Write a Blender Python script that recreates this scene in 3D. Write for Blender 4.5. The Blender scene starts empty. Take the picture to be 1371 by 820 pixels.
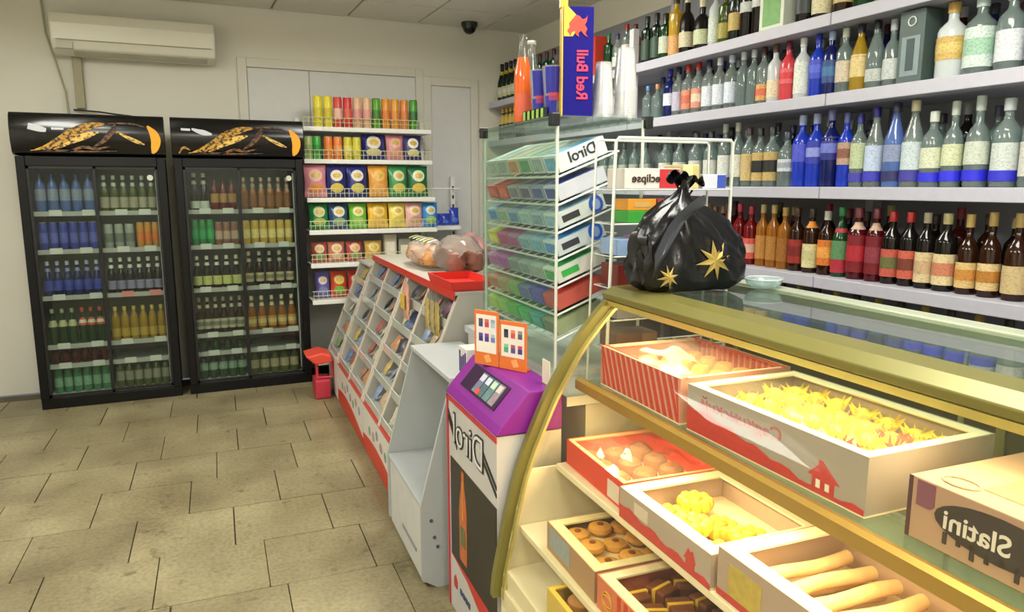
import bpy, math, random
from mathutils import Vector, Matrix
random.seed(7)
R = math.radians
sc = bpy.context.scene
C = bpy.data.collections.new('shop'); sc.collection.children.link(C)

# ------------------------------------------------------------------ camera, world, exposure
cam = bpy.data.cameras.new('camera'); cam.sensor_width = 36.0; cam.lens = 980.0 / 1371.0 * 36.0
cam.clip_start = 0.02
co = bpy.data.objects.new('camera', cam); C.objects.link(co)
co.location = (0, 0, 1.55); co.rotation_euler = (R(90 - 9.4), 0, R(-24.2))
sc.camera = co
sc.view_settings.view_transform = 'Standard'; sc.view_settings.look = 'None'
sc.view_settings.exposure = 0.0; sc.view_settings.gamma = 1.0; sc.view_settings.use_curve_mapping = False
sc.cycles.transparent_max_bounces = 24; sc.cycles.max_bounces = 7
sc.cycles.sample_clamp_indirect = 4.0
w = bpy.data.worlds.new('world'); sc.world = w; w.use_nodes = True
w.node_tree.nodes['Background'].inputs[0].default_value = (0.9, 0.95, 1.0, 1)
w.node_tree.nodes['Background'].inputs[1].default_value = 0.15

def lin(h):
    h = h.lstrip('#'); v = [int(h[i:i + 2], 16) / 255 for i in (0, 2, 4)]
    return tuple(c / 12.92 if c <= 0.04045 else ((c + 0.055) / 1.055) ** 2.4 for c in v)

# ceiling lamps: (x, y); built as fixtures further down, their light here, plus an added upward fill
LAMPS = [(-0.8, 1.2), (-0.8, 4.0), (1.5, 1.2), (1.5, 4.0), (0.3, -0.7)]
def area(name, loc, rot, sx, sy, e, col, parent=None, spread=180):
    l = bpy.data.lights.new(name, 'AREA'); l.shape = 'RECTANGLE'; l.size = sx; l.size_y = sy; l.energy = e; l.color = col
    l.spread = R(spread)
    o = bpy.data.objects.new(name, l); C.objects.link(o); o.location = loc; o.rotation_euler = rot; o.parent = parent
    return o
for (x, y) in LAMPS:
    area('ceiling_light', (x, y, 2.71), (0, 0, 0), 0.5, 1.1, 36, (1.0, 0.985, 0.9))
    area('added_ceiling_fill', (x, y, 2.80), (math.pi, 0, 0), 0.5, 1.1, 12, (1.0, 0.985, 0.9))  # upward fill, added to brighten the ceiling

# ------------------------------------------------------------------ materials
_m = {}
def nodes(name):
    m = bpy.data.materials.new(name); m.use_nodes = True; nt = m.node_tree; nt.nodes.clear()
    return m, nt, nt.nodes.new('ShaderNodeOutputMaterial')
def mat(hexc, rough=0.5, metal=0.0, var=0.10, scale=14.0, bump=0.0, spec=0.5, rnd=0.0, coat=0.0):
    key = (hexc, rough, metal, var, scale, bump, spec, rnd, coat)
    if key in _m: return _m[key]
    m, nt, out = nodes('paint_' + hexc.strip('#')); N = nt.nodes.new; L = nt.links.new
    b = N('ShaderNodeBsdfPrincipled'); L(b.outputs[0], out.inputs[0])
    b.inputs['Roughness'].default_value = rough; b.inputs['Metallic'].default_value = metal
    b.inputs['Specular IOR Level'].default_value = spec; b.inputs['Coat Weight'].default_value = coat
    c = lin(hexc)
    tc = N('ShaderNodeTexCoord'); nz = N('ShaderNodeTexNoise'); nz.inputs['Scale'].default_value = scale; nz.inputs['Detail'].default_value = 4
    L(tc.outputs['Object'], nz.inputs['Vector'])
    mx = N('ShaderNodeMix'); mx.data_type = 'RGBA'
    mx.inputs[6].default_value = tuple(x * (1 - var) for x in c) + (1,); mx.inputs[7].default_value = tuple(min(1, x * (1 + var)) for x in c) + (1,)
    L(nz.outputs[0], mx.inputs[0]); src = mx.outputs[2]
    if rnd:
        oi = N('ShaderNodeObjectInfo'); h = N('ShaderNodeHueSaturation'); mr = N('ShaderNodeMapRange')
        mr.inputs[3].default_value = 1 - rnd; mr.inputs[4].default_value = 1 + rnd
        L(oi.outputs['Random'], mr.inputs[0]); L(mr.outputs[0], h.inputs['Value']); L(src, h.inputs['Color']); src = h.outputs[0]
    L(src, b.inputs['Base Color'])
    if bump:
        bp = N('ShaderNodeBump'); bp.inputs['Strength'].default_value = bump; bp.inputs['Distance'].default_value = 0.01
        L(nz.outputs[0], bp.inputs['Height']); L(bp.outputs[0], b.inputs['Normal'])
    _m[key] = m; return m
def glass(hexc='#ffffff', opaque=0.0, ior=1.45, rough=0.02, gloss=1.0):
    key = ('g', hexc, opaque, ior, rough, gloss)
    if key in _m: return _m[key]
    m, nt, out = nodes('glass_' + hexc.strip('#')); N = nt.nodes.new; L = nt.links.new
    t = N('ShaderNodeBsdfTransparent'); t.inputs[0].default_value = lin(hexc) + (1,)
    d = N('ShaderNodeBsdfDiffuse'); d.inputs[0].default_value = lin(hexc) + (1,)
    nz = N('ShaderNodeTexNoise'); nz.inputs['Scale'].default_value = 6
    tc = N('ShaderNodeTexCoord'); L(tc.outputs['Object'], nz.inputs['Vector'])
    mr = N('ShaderNodeMapRange'); mr.inputs[3].default_value = opaque * 0.8; mr.inputs[4].default_value = min(1, opaque * 1.2)
    L(nz.outputs[0], mr.inputs[0])
    a = N('ShaderNodeMixShader'); L(mr.outputs[0], a.inputs[0]); L(t.outputs[0], a.inputs[1]); L(d.outputs[0], a.inputs[2])
    g = N('ShaderNodeBsdfGlossy'); g.inputs['Roughness'].default_value = rough
    f = N('ShaderNodeLayerWeight'); f.inputs[0].default_value = 0.5
    p5 = N('ShaderNodeMath'); p5.operation = 'POWER'; p5.inputs[1].default_value = 5.0; L(f.outputs['Facing'], p5.inputs[0])
    f0 = ((ior - 1) / (ior + 1)) ** 2
    k = N('ShaderNodeMapRange'); k.inputs[3].default_value = f0 * gloss; k.inputs[4].default_value = gloss; L(p5.outputs[0], k.inputs[0])
    b = N('ShaderNodeMixShader'); L(k.outputs[0], b.inputs[0]); L(a.outputs[0], b.inputs[1]); L(g.outputs[0], b.inputs[2])
    L(b.outputs[0], out.inputs[0]); _m[key] = m; return m
def printed(hexc, dark=.70, sx=110, sz=190, lo=.48, hi=.64, hex2=None):
    """flat print: small broken lines of darker ink on a paper colour"""
    key = ('p', hexc, dark, sx, sz, lo, hex2)
    if key in _m: return _m[key]
    m, nt, out = nodes('print_' + hexc.strip('#')); N = nt.nodes.new; L = nt.links.new
    b = N('ShaderNodeBsdfPrincipled'); L(b.outputs[0], out.inputs[0]); b.inputs['Roughness'].default_value = .5
    tc = N('ShaderNodeTexCoord'); mp = N('ShaderNodeMapping'); mp.inputs['Scale'].default_value = (sx, sx, sz); L(tc.outputs['Object'], mp.inputs[0])
    nz = N('ShaderNodeTexNoise'); nz.inputs['Scale'].default_value = 1.0; nz.inputs['Detail'].default_value = 3; L(mp.outputs[0], nz.inputs['Vector'])
    r = N('ShaderNodeValToRGB'); e = r.color_ramp.elements; c = lin(hexc)
    e[0].position = lo; e[0].color = c + (1,); e[1].position = hi; e[1].color = (lin(hex2) if hex2 else tuple(x * dark for x in c)) + (1,)
    L(nz.outputs[0], r.inputs[0]); L(r.outputs[0], b.inputs['Base Color']); _m[key] = m; return m
def emit(hexc, s):
    key = ('e', hexc, s)
    if key in _m: return _m[key]
    m, nt, out = nodes('lamp_glow'); e = nt.nodes.new('ShaderNodeEmission'); e.inputs[0].default_value = lin(hexc) + (1,); e.inputs[1].default_value = s
    nt.links.new(e.outputs[0], out.inputs[0]); _m[key] = m; return m
def floor_mat():
    m, nt, out = nodes('stone_slab'); N = nt.nodes.new; L = nt.links.new
    b = N('ShaderNodeBsdfPrincipled'); L(b.outputs[0], out.inputs[0]); b.inputs['Roughness'].default_value = 0.42
    geo = N('ShaderNodeNewGeometry')
    n1 = N('ShaderNodeTexNoise'); n1.inputs['Scale'].default_value = 2.2; n1.inputs['Detail'].default_value = 8
    n2 = N('ShaderNodeTexNoise'); n2.inputs['Scale'].default_value = 55; n2.inputs['Detail'].default_value = 5
    n3 = N('ShaderNodeTexNoise'); n3.inputs['Scale'].default_value = 9; n3.inputs['Detail'].default_value = 6; n3.inputs['Roughness'].default_value = 0.7
    for n in (n1, n2, n3): L(geo.outputs['Position'], n.inputs['Vector'])
    r1 = N('ShaderNodeValToRGB'); e = r1.color_ramp.elements
    e[0].position = 0.32; e[0].color = lin('#766c50') + (1,); e[1].position = 0.68; e[1].color = lin('#9a9070') + (1,)
    L(n1.outputs[0], r1.inputs[0])
    r2 = N('ShaderNodeValToRGB'); e = r2.color_ramp.elements
    e[0].position = 0.35; e[0].color = (0.62, 0.60, 0.52, 1); e[1].position = 0.6; e[1].color = (1.05, 1.05, 1.03, 1)
    L(n2.outputs[0], r2.inputs[0])
    mu = N('ShaderNodeMix'); mu.data_type = 'RGBA'; mu.blend_type = 'MULTIPLY'; mu.inputs[0].default_value = 0.55
    L(r1.outputs[0], mu.inputs[6]); L(r2.outputs[0], mu.inputs[7])
    r3 = N('ShaderNodeValToRGB'); e = r3.color_ramp.elements
    e[0].position = 0.30; e[0].color = (0.34, 0.31, 0.23, 1); e[1].position = 0.42; e[1].color = (1, 1, 1, 1)
    L(n3.outputs[0], r3.inputs[0])
    mv = N('ShaderNodeMix'); mv.data_type = 'RGBA'; mv.blend_type = 'MULTIPLY'; mv.inputs[0].default_value = 0.8
    L(mu.outputs[2], mv.inputs[6]); L(r3.outputs[0], mv.inputs[7])
    oi = N('ShaderNodeObjectInfo'); mr = N('ShaderNodeMapRange'); mr.inputs[3].default_value = 0.9; mr.inputs[4].default_value = 1.08
    h = N('ShaderNodeHueSaturation'); L(oi.outputs['Random'], mr.inputs[0]); L(mr.outputs[0], h.inputs['Value']); L(mv.outputs[2], h.inputs['Color'])
    L(h.outputs[0], b.inputs['Base Color'])
    bp = N('ShaderNodeBump'); bp.inputs['Strength'].default_value = 0.25; bp.inputs['Distance'].default_value = 0.004
    L(n2.outputs[0], bp.inputs['Height']); L(bp.outputs[0], b.inputs['Normal'])
    return m

# ------------------------------------------------------------------ mesh helpers
class MB:
    def __init__(s): s.v = []; s.f = []
    def box(s, x0, x1, y0, y1, z0, z1):
        n = len(s.v); s.v += [(x, y, z) for z in (z0, z1) for (x, y) in ((x0, y0), (x1, y0), (x1, y1), (x0, y1))]
        s.f += [tuple(n + i for i in q) for q in ((3, 2, 1, 0), (4, 5, 6, 7), (0, 1, 5, 4), (1, 2, 6, 5), (2, 3, 7, 6), (3, 0, 4, 7))]
        return s
    def prism(s, poly, ax, a, b):
        """poly of 2-d points extruded along axis ax (0: (y,z), 1: (x,z), 2: (x,y))"""
        n = len(s.v); k = len(poly)
        for t in (a, b):
            for (p, q) in poly: s.v.append((t, p, q) if ax == 0 else (p, t, q) if ax == 1 else (p, q, t))
        s.f.append(tuple(range(n + k - 1, n - 1, -1))); s.f.append(tuple(range(n + k, n + 2 * k)))
        for i in range(k): j = (i + 1) % k; s.f.append((n + i, n + j, n + k + j, n + k + i))
        return s
    def lathe(s, prof, seg=14, c=(0, 0, 0), sq=0.0, fx=1.0, fy=1.0, a0=0.0, a1=None, cap=True):
        n = len(s.v); full = a1 is None; a1 = 2 * math.pi if full else a1; m = seg if full else seg + 1
        for (r, z) in prof:
            for i in range(m):
                a = a0 + (a1 - a0) * i / seg; ca, sa = math.cos(a), math.sin(a)
                k = 1.0
                if sq: k = (1 - sq) + sq * min(1.30, 1 / max(abs(ca), abs(sa)))
                s.v.append((c[0] + r * k * ca * fx, c[1] + r * k * sa * fy, c[2] + z))
        for j in range(len(prof) - 1):
            for i in range(seg):
                i2 = (i + 1) % m
                s.f.append((n + j * m + i, n + j * m + i2, n + (j + 1) * m + i2, n + (j + 1) * m + i))
        if cap and full:
            s.f.append(tuple(n + i for i in range(m - 1, -1, -1))); k = n + (len(prof) - 1) * m; s.f.append(tuple(k + i for i in range(m)))
        return s
    def tube(s, pts, r, seg=6, closed=False):
        P = [Vector(p) for p in pts]; n = len(s.v); K = len(P)
        for i, p in enumerate(P):
            a = P[i - 1] if (i or closed) else p; b = P[(i + 1) % K] if (i < K - 1 or closed) else p
            d = (b - a).normalized(); u = d.orthogonal().normalized() if i == 0 else (u - d * u.dot(d)).normalized(); v = d.cross(u)
            for k in range(seg):
                t = 2 * math.pi * k / seg; q = p + r * (math.cos(t) * u + math.sin(t) * v); s.v.append(tuple(q))
        for i in range(K if closed else K - 1):
            j = (i + 1) % K
            for k in range(seg): k2 = (k + 1) % seg; s.f.append((n + i * seg + k, n + i * seg + k2, n + j * seg + k2, n + j * seg + k))
        if not closed:
            s.f.append(tuple(n + k for k in range(seg - 1, -1, -1))); s.f.append(tuple(n + (K - 1) * seg + k for k in range(seg)))
        return s
    def grid(s, fn, nu, nv):
        n = len(s.v)
        for j in range(nv + 1):
            for i in range(nu + 1): s.v.append(tuple(fn(i / nu, j / nv)))
        for j in range(nv):
            for i in range(nu): a = n + j * (nu + 1) + i; s.f.append((a, a + 1, a + nu + 2, a + nu + 1))
        return s
    def mesh(s, name, m, smooth=False):
        me = bpy.data.meshes.new(name); me.from_pydata(s.v, [], s.f); me.update()
        if m: me.materials.append(m)
        if smooth:
            for p in me.polygons: p.use_smooth = True
            try: me.set_sharp_from_angle(angle=R(40))
            except Exception: pass
        return me
    def build(s, name, m, parent=None, smooth=False, bevel=0.0):
        return link(name, s.mesh(name, m, smooth), parent, bevel=bevel)
def link(name, me, parent=None, loc=None, bevel=0.0):
    o = bpy.data.objects.new(name, me); C.objects.link(o); o.parent = parent
    if loc: o.location = loc
    if bevel:
        b = o.modifiers.new('bevel', 'BEVEL'); b.width = bevel; b.segments = 2; b.limit_method = 'ANGLE'
    return o
def tag(o, label=None, cat=None, group=None, kind=None):
    if label: o['label'] = label
    if cat: o['category'] = cat
    if group: o['group'] = group
    if kind: o['kind'] = kind
    return o
def thing(name, label, cat, loc=(0, 0, 0), rz=0.0, group=None):
    o = bpy.data.objects.new(name, None); C.objects.link(o); o.empty_display_size = 0.05
    o.location = loc; o.rotation_euler = (0, 0, rz); return tag(o, label, cat, group)
def copy_tree(o, parent=None):
    c = o.copy(); C.objects.link(c)
    if parent: c.parent = parent
    for ch in o.children: copy_tree(ch, c)
    return c
def box(name, x0, x1, y0, y1, z0, z1, m, parent=None, bevel=0.0): return MB().box(x0, x1, y0, y1, z0, z1).build(name, m, parent, bevel=bevel)
def text(body, origin, xd, yd, size, m, parent, name='lettering', bold=0.0, squash=1.0, thick=0.0008):
    cu = bpy.data.curves.new('t', 'FONT'); cu.body = body; cu.size = size; cu.align_x = 'CENTER'; cu.align_y = 'CENTER'; cu.offset = bold; cu.extrude = thick
    t = bpy.data.objects.new('t', cu); C.objects.link(t)
    dg = bpy.context.evaluated_depsgraph_get(); me = bpy.data.meshes.new_from_object(t.evaluated_get(dg))
    bpy.data.objects.remove(t); bpy.data.curves.remove(cu)
    O = Vector(origin); X = Vector(xd).normalized(); Y = Vector(yd).normalized(); Z = X.cross(Y)
    for v in me.vertices: v.co = O + X * v.co.x * squash + Y * v.co.y + Z * v.co.z
    me.materials.clear(); me.materials.append(m); me.name = name
    return link(name, me, parent)
ORD = ['first', 'second', 'third', 'fourth', 'fifth', 'sixth', 'seventh', 'eighth', 'ninth', 'tenth', 'eleventh', 'twelfth', 'thirteenth', 'fourteenth',
       'fifteenth', 'sixteenth', 'seventeenth', 'eighteenth', 'nineteenth', 'twentieth', 'twenty-first', 'twenty-second', 'twenty-third', 'twenty-fourth',
       'twenty-fifth', 'twenty-sixth', 'twenty-seventh', 'twenty-eighth', 'twenty-ninth', 'thirtieth']
ORD += ['thirty-' + o for o in ORD[:9]] + ['fortieth'] + ['forty-' + o for o in ORD[:9]]

def colour(h):
    import colorsys
    v = [int(h.lstrip('#')[i:i + 2], 16) / 255 for i in (0, 2, 4)]; hh, ll, ss = colorsys.rgb_to_hls(*v)
    if ss < .18: return 'white' if ll > .8 else 'pale grey' if ll > .6 else 'grey' if ll > .25 else 'black'
    n = [(14, 'red'), (38, 'orange'), (65, 'yellow'), (165, 'green'), (200, 'teal'), (255, 'blue'), (290, 'violet'), (340, 'pink'), (361, 'red')]
    b = next(x for d, x in n if hh * 360 < d)
    if b == 'orange' and ll < .5 and ss < .6: b = 'brown'
    return ('pale ' if ll > .66 else 'dark ' if ll < .25 else '') + b

# counter frame: the run of counters stands almost square to the liquor wall
TH = math.atan(0.05); CO, SI = math.cos(TH), math.sin(TH)
def W(lx, ly, z=0.0): return (0.69 + lx * CO + ly * SI, -lx * SI + ly * CO, z)

# ------------------------------------------------------------------ the room
X0, X1, Y0, Y1, ZC = -1.75, 3.0, -1.6, 6.35, 2.92
wall_m = mat('#dcd9cc', 0.75, var=0.05, scale=2.5, bump=0.03)
S = lambda n, o: tag(o, kind='structure')
fl = box('floor', X0, X1, Y0, Y1, -0.08, -0.012, mat('#5a523c', 0.9), None); tag(fl, 'grout bed of the stone slab floor', None, kind='structure')
slab_mat = floor_mat()
tw = 0.418
me = MB().prism([(-tw / 2 + .004, -tw / 2), (tw / 2 - .004, -tw / 2), (tw / 2, -tw / 2 + .004), (tw / 2, tw / 2 - .004), (tw / 2 - .004, tw / 2), (-tw / 2 + .004, tw / 2), (-tw / 2, tw / 2 - .004), (-tw / 2, -tw / 2 + .004)], 2, -0.012, 0.0).mesh('slab', slab_mat)
for r in range(19):
    yc = 2.60 + 0.412 * (r - 9)
    off = [0.06, 0.235, 0.34, 0.115, 0.16, 0.30, 0.02, 0.22][r % 8] if r != 9 else 0.07
    if r == 10: off = 0.023
    if r == 11: off = 0.34
    for k in range(-5, 6):
        x = off + 0.418 * k
        if x < X0 + .21 or x > 1.35 or yc < Y0 + .25 or yc > Y1 - .2: continue
        o = link('slab', me, fl, (x + random.uniform(-.002, .002), yc - 0.04 * x, random.uniform(-.0015, .0005))); o.rotation_euler = (random.uniform(-.002, .002), random.uniform(-.002, .002), R(-2.3)); o.scale = (0.988, 0.978, 1)
wb = tag(box('wall_back', X0, X1, Y1, Y1 + .12, 0, ZC + .012, wall_m), kind='structure')
tag(box('wall_right', X1, X1 + .12, Y0, Y1, 0, ZC + .012, wall_m), kind='structure')
tag(box('wall_left', X0 - .12, X0, Y0, Y1, 0, ZC + .012, wall_m), kind='structure')
tag(box('wall_front', X0, X1, Y0 - .12, Y0, 0, ZC + .012, wall_m), kind='structure')
ce = tag(box('ceiling', X0, X1, Y0, Y1, ZC + .012, ZC + .1, mat('#a9a69a', 0.9)), kind='structure')
ct = MB().box(-.29, .29, -.29, .29, ZC, ZC + .012).mesh('ceiling_tile', mat('#e2dfd4', 0.85, var=0.05, scale=60, bump=0.05, rnd=0.02))
for i in range(9):
    for j in range(14):
        x, y = -1.32 + 0.6 * i - 0.02, 6.05 - 0.6 * j
        if y - .29 < Y0 or x - .29 > X1: continue
        a, b = max(x - .29, X0 + .004), min(x + .29, X1 - .004)
        o = link('ceiling_tile', ct, ce, ((a + b) / 2, y, 0)); o.scale = ((b - a) / .58, 1, 1)
# ceiling lamps
for i, (x, y) in enumerate(LAMPS):
    where = ['above the aisle by the coolers'][0]
    t = thing('ceiling_lamp', ['white ceiling light panel over the near aisle', 'white ceiling light panel over the far aisle', 'white ceiling light panel over the pastry case', 'white ceiling light panel over the counters', 'white ceiling light panel behind the viewpoint'][i], 'lamp', (x, y, 2.72), 0, 'ceiling light panels')
    box('diffuser', -.28, .28, -.58, .58, 0, .07, emit('#fffdf0', 4.0), t, .01)
    for yy in (-.4, .4): MB().tube([(0, yy, .07), (0, yy, .20)], .006).build('hanger_rod', mat('#c8c8c4', .4), t)  # suspension added so the panels also throw light upward
# panels and door frames on the back wall
pw = mat('#d6d6d4', 0.6, var=0.04); tr = mat('#d6d4c8', 0.6, var=0.04)
def wall_panel(name, x0, x1, z0, z1, label, splits):
    d = tag(bpy.data.objects.new(name, None), label, None, kind='structure'); C.objects.link(d)
    xs = [x0] + splits + [x1]
    for a, b in zip(xs, xs[1:]): box('panel', a + .004, b - .004, Y1 - .012, Y1 - .002, z0, z1 - .006, pw, d)
    for a in (x0 - .07, x1): box('frame', a, a + .07, Y1 - .024, Y1 - .002, z0, z1 + .07, tr, d, .004)
    box('frame', x0, x1, Y1 - .024, Y1 - .002, z1, z1 + .07, tr, d, .004)
wall_panel('door_1', 0.55, 1.93, 0, 2.47, 'closed off double doorway of pale flat panels behind the crisps shelves', [1.03])
wall_panel('door_2', 2.07, 2.44, 0, 2.41, 'narrow pale grey door in the back wall beside the crisps shelves', [])

# ------------------------------------------------------------------ wall fittings
white_pl = mat('#e2dfd0', 0.35, var=0.03)
ac = thing('air_conditioner', 'long cream split air conditioner high on the back wall', 'air conditioner', (-0.21, Y1 - .006, 2.46))
MB().prism([(-.20, .03), (-.225, .09), (-.225, .20), (-.19, .275), (0, .28), (0, 0), (-.12, 0)], 0, -.53, .53).build('body', white_pl, ac, bevel=.012)
MB().box(-.50, .50, -.229, -.222, .085, .092).build('panel_seam', mat('#9b9884', 0.6), ac)
MB().prism([(-.205, .02), (-.135, -.008), (-.125, .0), (-.2, .03)], 0, -.40, .47).build('air_flap', mat('#bdb9a4', 0.4), ac)
MB().box(-.50, -.40, -.232, -.20, .03, .075).build('display_strip', mat('#b9b6a2', 0.4), ac)
box('cable_duct', -.43, -.37, -.05, -.003, -.36, 0.01, mat('#a49d82', 0.7), ac, .006)
tag(MB().tube([(-.80, Y1 - .02, 2.9), (-.79, Y1 - .02, 2.62), (-.74, Y1 - .02, 2.4), (-.70, Y1 - .025, 2.22), (-.695, Y1 - .03, 2.06)], .008).build('cable', mat('#a5a58c', 0.6), None, True), 'pale cable hanging down the wall beside the air conditioner', 'cable')
tag(MB().tube([(-.66, Y1 - .03, 2.09), (-.5, Y1 - .05, 2.08), (-.38, Y1 - .12, 2.06), (-.28, Y1 - .2, 2.045)], .006).build('power_cord', mat('#2b2a28', 0.6), None, True), 'thin black power cord lying along the top of the cooler', 'cord')
dc = thing('dome_camera', 'black dome security camera under the ceiling by the back wall', 'camera', (2.36, 6.14, 2.92))
MB().lathe([(.068, -.035), (.07, -.03), (.07, 0)], 20).build('base', mat('#1d1d1d', 0.4), dc, True)
MB().lathe([(.002, -.098), (.03, -.09), (.048, -.074), (.058, -.05), (.06, -.034)], 20).build('dome', mat('#0c0c0e', 0.08), dc, True)

# ------------------------------------------------------------------ bottles, cans, packets
def bottle_profile(style, h, r):
    n = r * 0.36
    if style == 'vodka': return [(r * .93, 0), (r, .008), (r, h * .62), (r * .9, h * .67), (n * 1.15, h * .76), (n, h * .79), (n, h * .90)]
    if style == 'taper': return [(r * .93, 0), (r, .008), (r, h * .52), (r * .92, h * .57), (r * .62, h * .70), (n * 1.1, h * .80), (n, h * .83), (n, h * .91)]
    if style == 'champ': return [(r * .93, 0), (r, .01), (r, h * .45), (r * .93, h * .52), (r * .6, h * .68), (n * 1.1, h * .79), (n, h * .82), (n, h * .9)]
    if style == 'beer': return [(r * .93, 0), (r, .006), (r, h * .50), (r * .9, h * .57), (r * .52, h * .70), (n * 1.15, h * .8), (n * 1.05, h * .86), (n, h * .92)]
    if style == 'flask': return [(r * .93, 0), (r * 1.02, .01), (r * 1.06, h * .3), (r, h * .55), (r * .75, h * .64), (n, h * .71), (n, h * .88)]
    if style == 'pet': return [(r * .85, 0), (r, .02), (r, h * .28), (r * .93, h * .33), (r, h * .38), (r, h * .6), (r * .8, h * .72), (n * 1.1, h * .84), (n, h * .88), (n, h * .92)]
    return [(r * .93, 0), (r, .006), (r, h * .7), (n, h * .78), (n, h * .9)]
GL = {}
def gmat(k):
    d = {'clear': ('#dfeae6', .16), 'frost': ('#d5dcdc', .8), 'ghost': ('#b9cbc8', .24), 'blue': ('#2743c8', .75), 'navy': ('#16205e', .85), 'lblue': ('#6f8fd6', .5),
         'green': ('#12401f', .85), 'dgreen': ('#0f2416', .92), 'olive': ('#4b5a1d', .85), 'amber': ('#a5651c', .7), 'brown': ('#2e1508', .9), 'dark': ('#15110f', .95),
         'red': ('#6e0d12', .85), 'wine': ('#4a070f', .9), 'pink': ('#e04a55', .8), 'gold': ('#b9962a', .65), 'yellow': ('#d8b13a', .7), 'lgreen': ('#7fb08a', .5), 'orange': ('#e0661c', .8)}[k]
    return glass(d[0], d[1], 1.5, 0.06)
_bm = {}
def bottle(loc, h, r, style, g, cap, label, lz, group, lab, band=None, neck=None, sq=0.0, rz=0.0, name='bottle', accent=None, fl=1.0):
    """bottle > glass_body, cap, paper_label (> accent), band, neck_label; meshes are shared between alike bottles"""
    key = (round(h, 2), round(r, 3), style, g, cap, label, lz, band, neck, sq, accent, fl)
    if key not in _bm:
        h = round(h, 2); r = round(r, 3)
        pr = bottle_profile(style, h, r); n = pr[-1][0]; P = []
        def rad(z):
            for (ra, za), (rb, zb) in zip(pr, pr[1:]):
                if za <= z <= zb: return ra + (rb - ra) * (z - za) / max(1e-6, zb - za)
            return n
        P.append(('glass_body', MB().lathe(pr, 14, sq=sq, fx=fl).mesh('glass_body', gmat(g), True)))
        ch = h - pr[-1][1]
        P.append(('cap', MB().lathe([(n * 1.18, h - ch * 1.25 - .004), (n * 1.22, h - .003), (n * 1.1, h)], 12).mesh('cap', mat(cap, .35), True)))
        def sleeve(nm, z0, z1, c, e=.0012, rough=.5):
            zs = [z0 * h + (z1 - z0) * h * i / 3 for i in range(4)]
            P.append((nm, MB().lathe([(rad(z) + e, z) for z in zs], 14, sq=sq, fx=fl, cap=False).mesh(nm, printed(c) if nm != 'shelf_band' else mat(c, rough, var=.2), True)))
        if label: sleeve('paper_label', lz[0], lz[1], label)
        if accent: sleeve('label_print', lz[0] + (lz[1] - lz[0]) * .3, lz[0] + (lz[1] - lz[0]) * .72, accent, .002)
        if band: sleeve('shelf_band', .07, .19, band, .003)
        if neck: sleeve('neck_label', .70, .80, neck)
        _bm[key] = P
    o = thing(name, lab, 'bottle', loc, rz, group)
    par = o
    for nm, me in _bm[key]:
        q = link(nm, me, o)
    return o
_cm = {}
def can(loc, h, r, c1, c2, group, lab, name='drink_can', lid='#b8bcc0', cat='can'):
    key = (h, r, c1, c2, lid)
    if key not in _cm:
        _cm[key] = [('body', MB().lathe([(r * .86, 0), (r, .008), (r, h - .012), (r * .88, h - .002)], 14).mesh('body', mat(c1, .3, var=.2, scale=30), True)),
                    ('lid', MB().lathe([(r * .9, h - .004), (r * .93, h), (r * .85, h + .001)], 14).mesh('lid', mat(lid, .3, .6), True)),
                    ('print_band', MB().lathe([(r + .0008, h * .25), (r + .0008, h * .62)], 14, cap=False).mesh('print_band', mat(c2, .4, var=.35, scale=40), True))]
    o = thing(name, lab, cat, loc, 0, group)
    for nm, me in _cm[key]: link(nm, me, o)
    return o
def pillow(wd, h, d, nu=8, nv=10):
    """a filled bag: crimped top and bottom, bulging front and back"""
    mb = MB()
    def f(s):
        def g(u, v):
            x = (u - .5) * wd; z = v * h
            e = max(0, math.sin(math.pi * u)) ** .55 * max(0, math.sin(math.pi * min(1, max(0, (v - .05) / .9)))) ** .5
            x *= 1 - .07 * math.sin(math.pi * v)
            return (x, s * d * .5 * e + .002 * math.sin(u * 19 + v * 23), z)
        return g
    mb.grid(f(-1), nu, nv); k = MB().grid(f(1), nu, nv); n = len(mb.v); mb.v += k.v; mb.f += [tuple(n + i for i in reversed(q)) for q in k.f]
    return mb
_pm = {}
def crisp_bag(loc, wd, h, d, c, logo, pic, group, lab, rz=0.0, tilt=0.0, name='crisps_bag', cat='bag'):
    key = (wd, h, d, c, logo, pic)
    if key not in _pm:
        L = [('foil', pillow(wd, h, d).mesh('foil', mat(c, .28, var=.25, scale=22, coat=.3), True))]
        def disc(nm, cx, cz, rx, rz_, col, off):
            mb = MB()
            def g(u, v):
                a = 2 * math.pi * u; rr = v
                x = cx + rx * rr * math.cos(a); z = cz + rz_ * rr * math.sin(a)
                uu = x / wd + .5; vv = z / h
                e = max(0, math.sin(math.pi * min(1, max(0, uu)))) ** .55 * max(0, math.sin(math.pi * min(1, max(0, (vv - .05) / .9)))) ** .5
                return (x, -d * .5 * e - off, z)
            mb.grid(g, 14, 3); return (nm, mb.mesh(nm, mat(col, .4, var=.3, scale=35), True))
        if logo: L.append(disc('logo_disc', 0, h * .66, wd * .30, wd * .29, logo, .004)); L.append(disc('logo_mark', 0, h * .66, wd * .19, wd * .13, '#c9a23a', .006))
        if pic: L.append(disc('picture_print', 0, h * .27, wd * .33, h * .15, pic, .004))
        _pm[key] = L
    o = thing(name, lab, cat, loc, rz, group); o.rotation_euler = (tilt, 0, rz)
    for nm, me in _pm[key]: link(nm, me, o)
    return o

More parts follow.
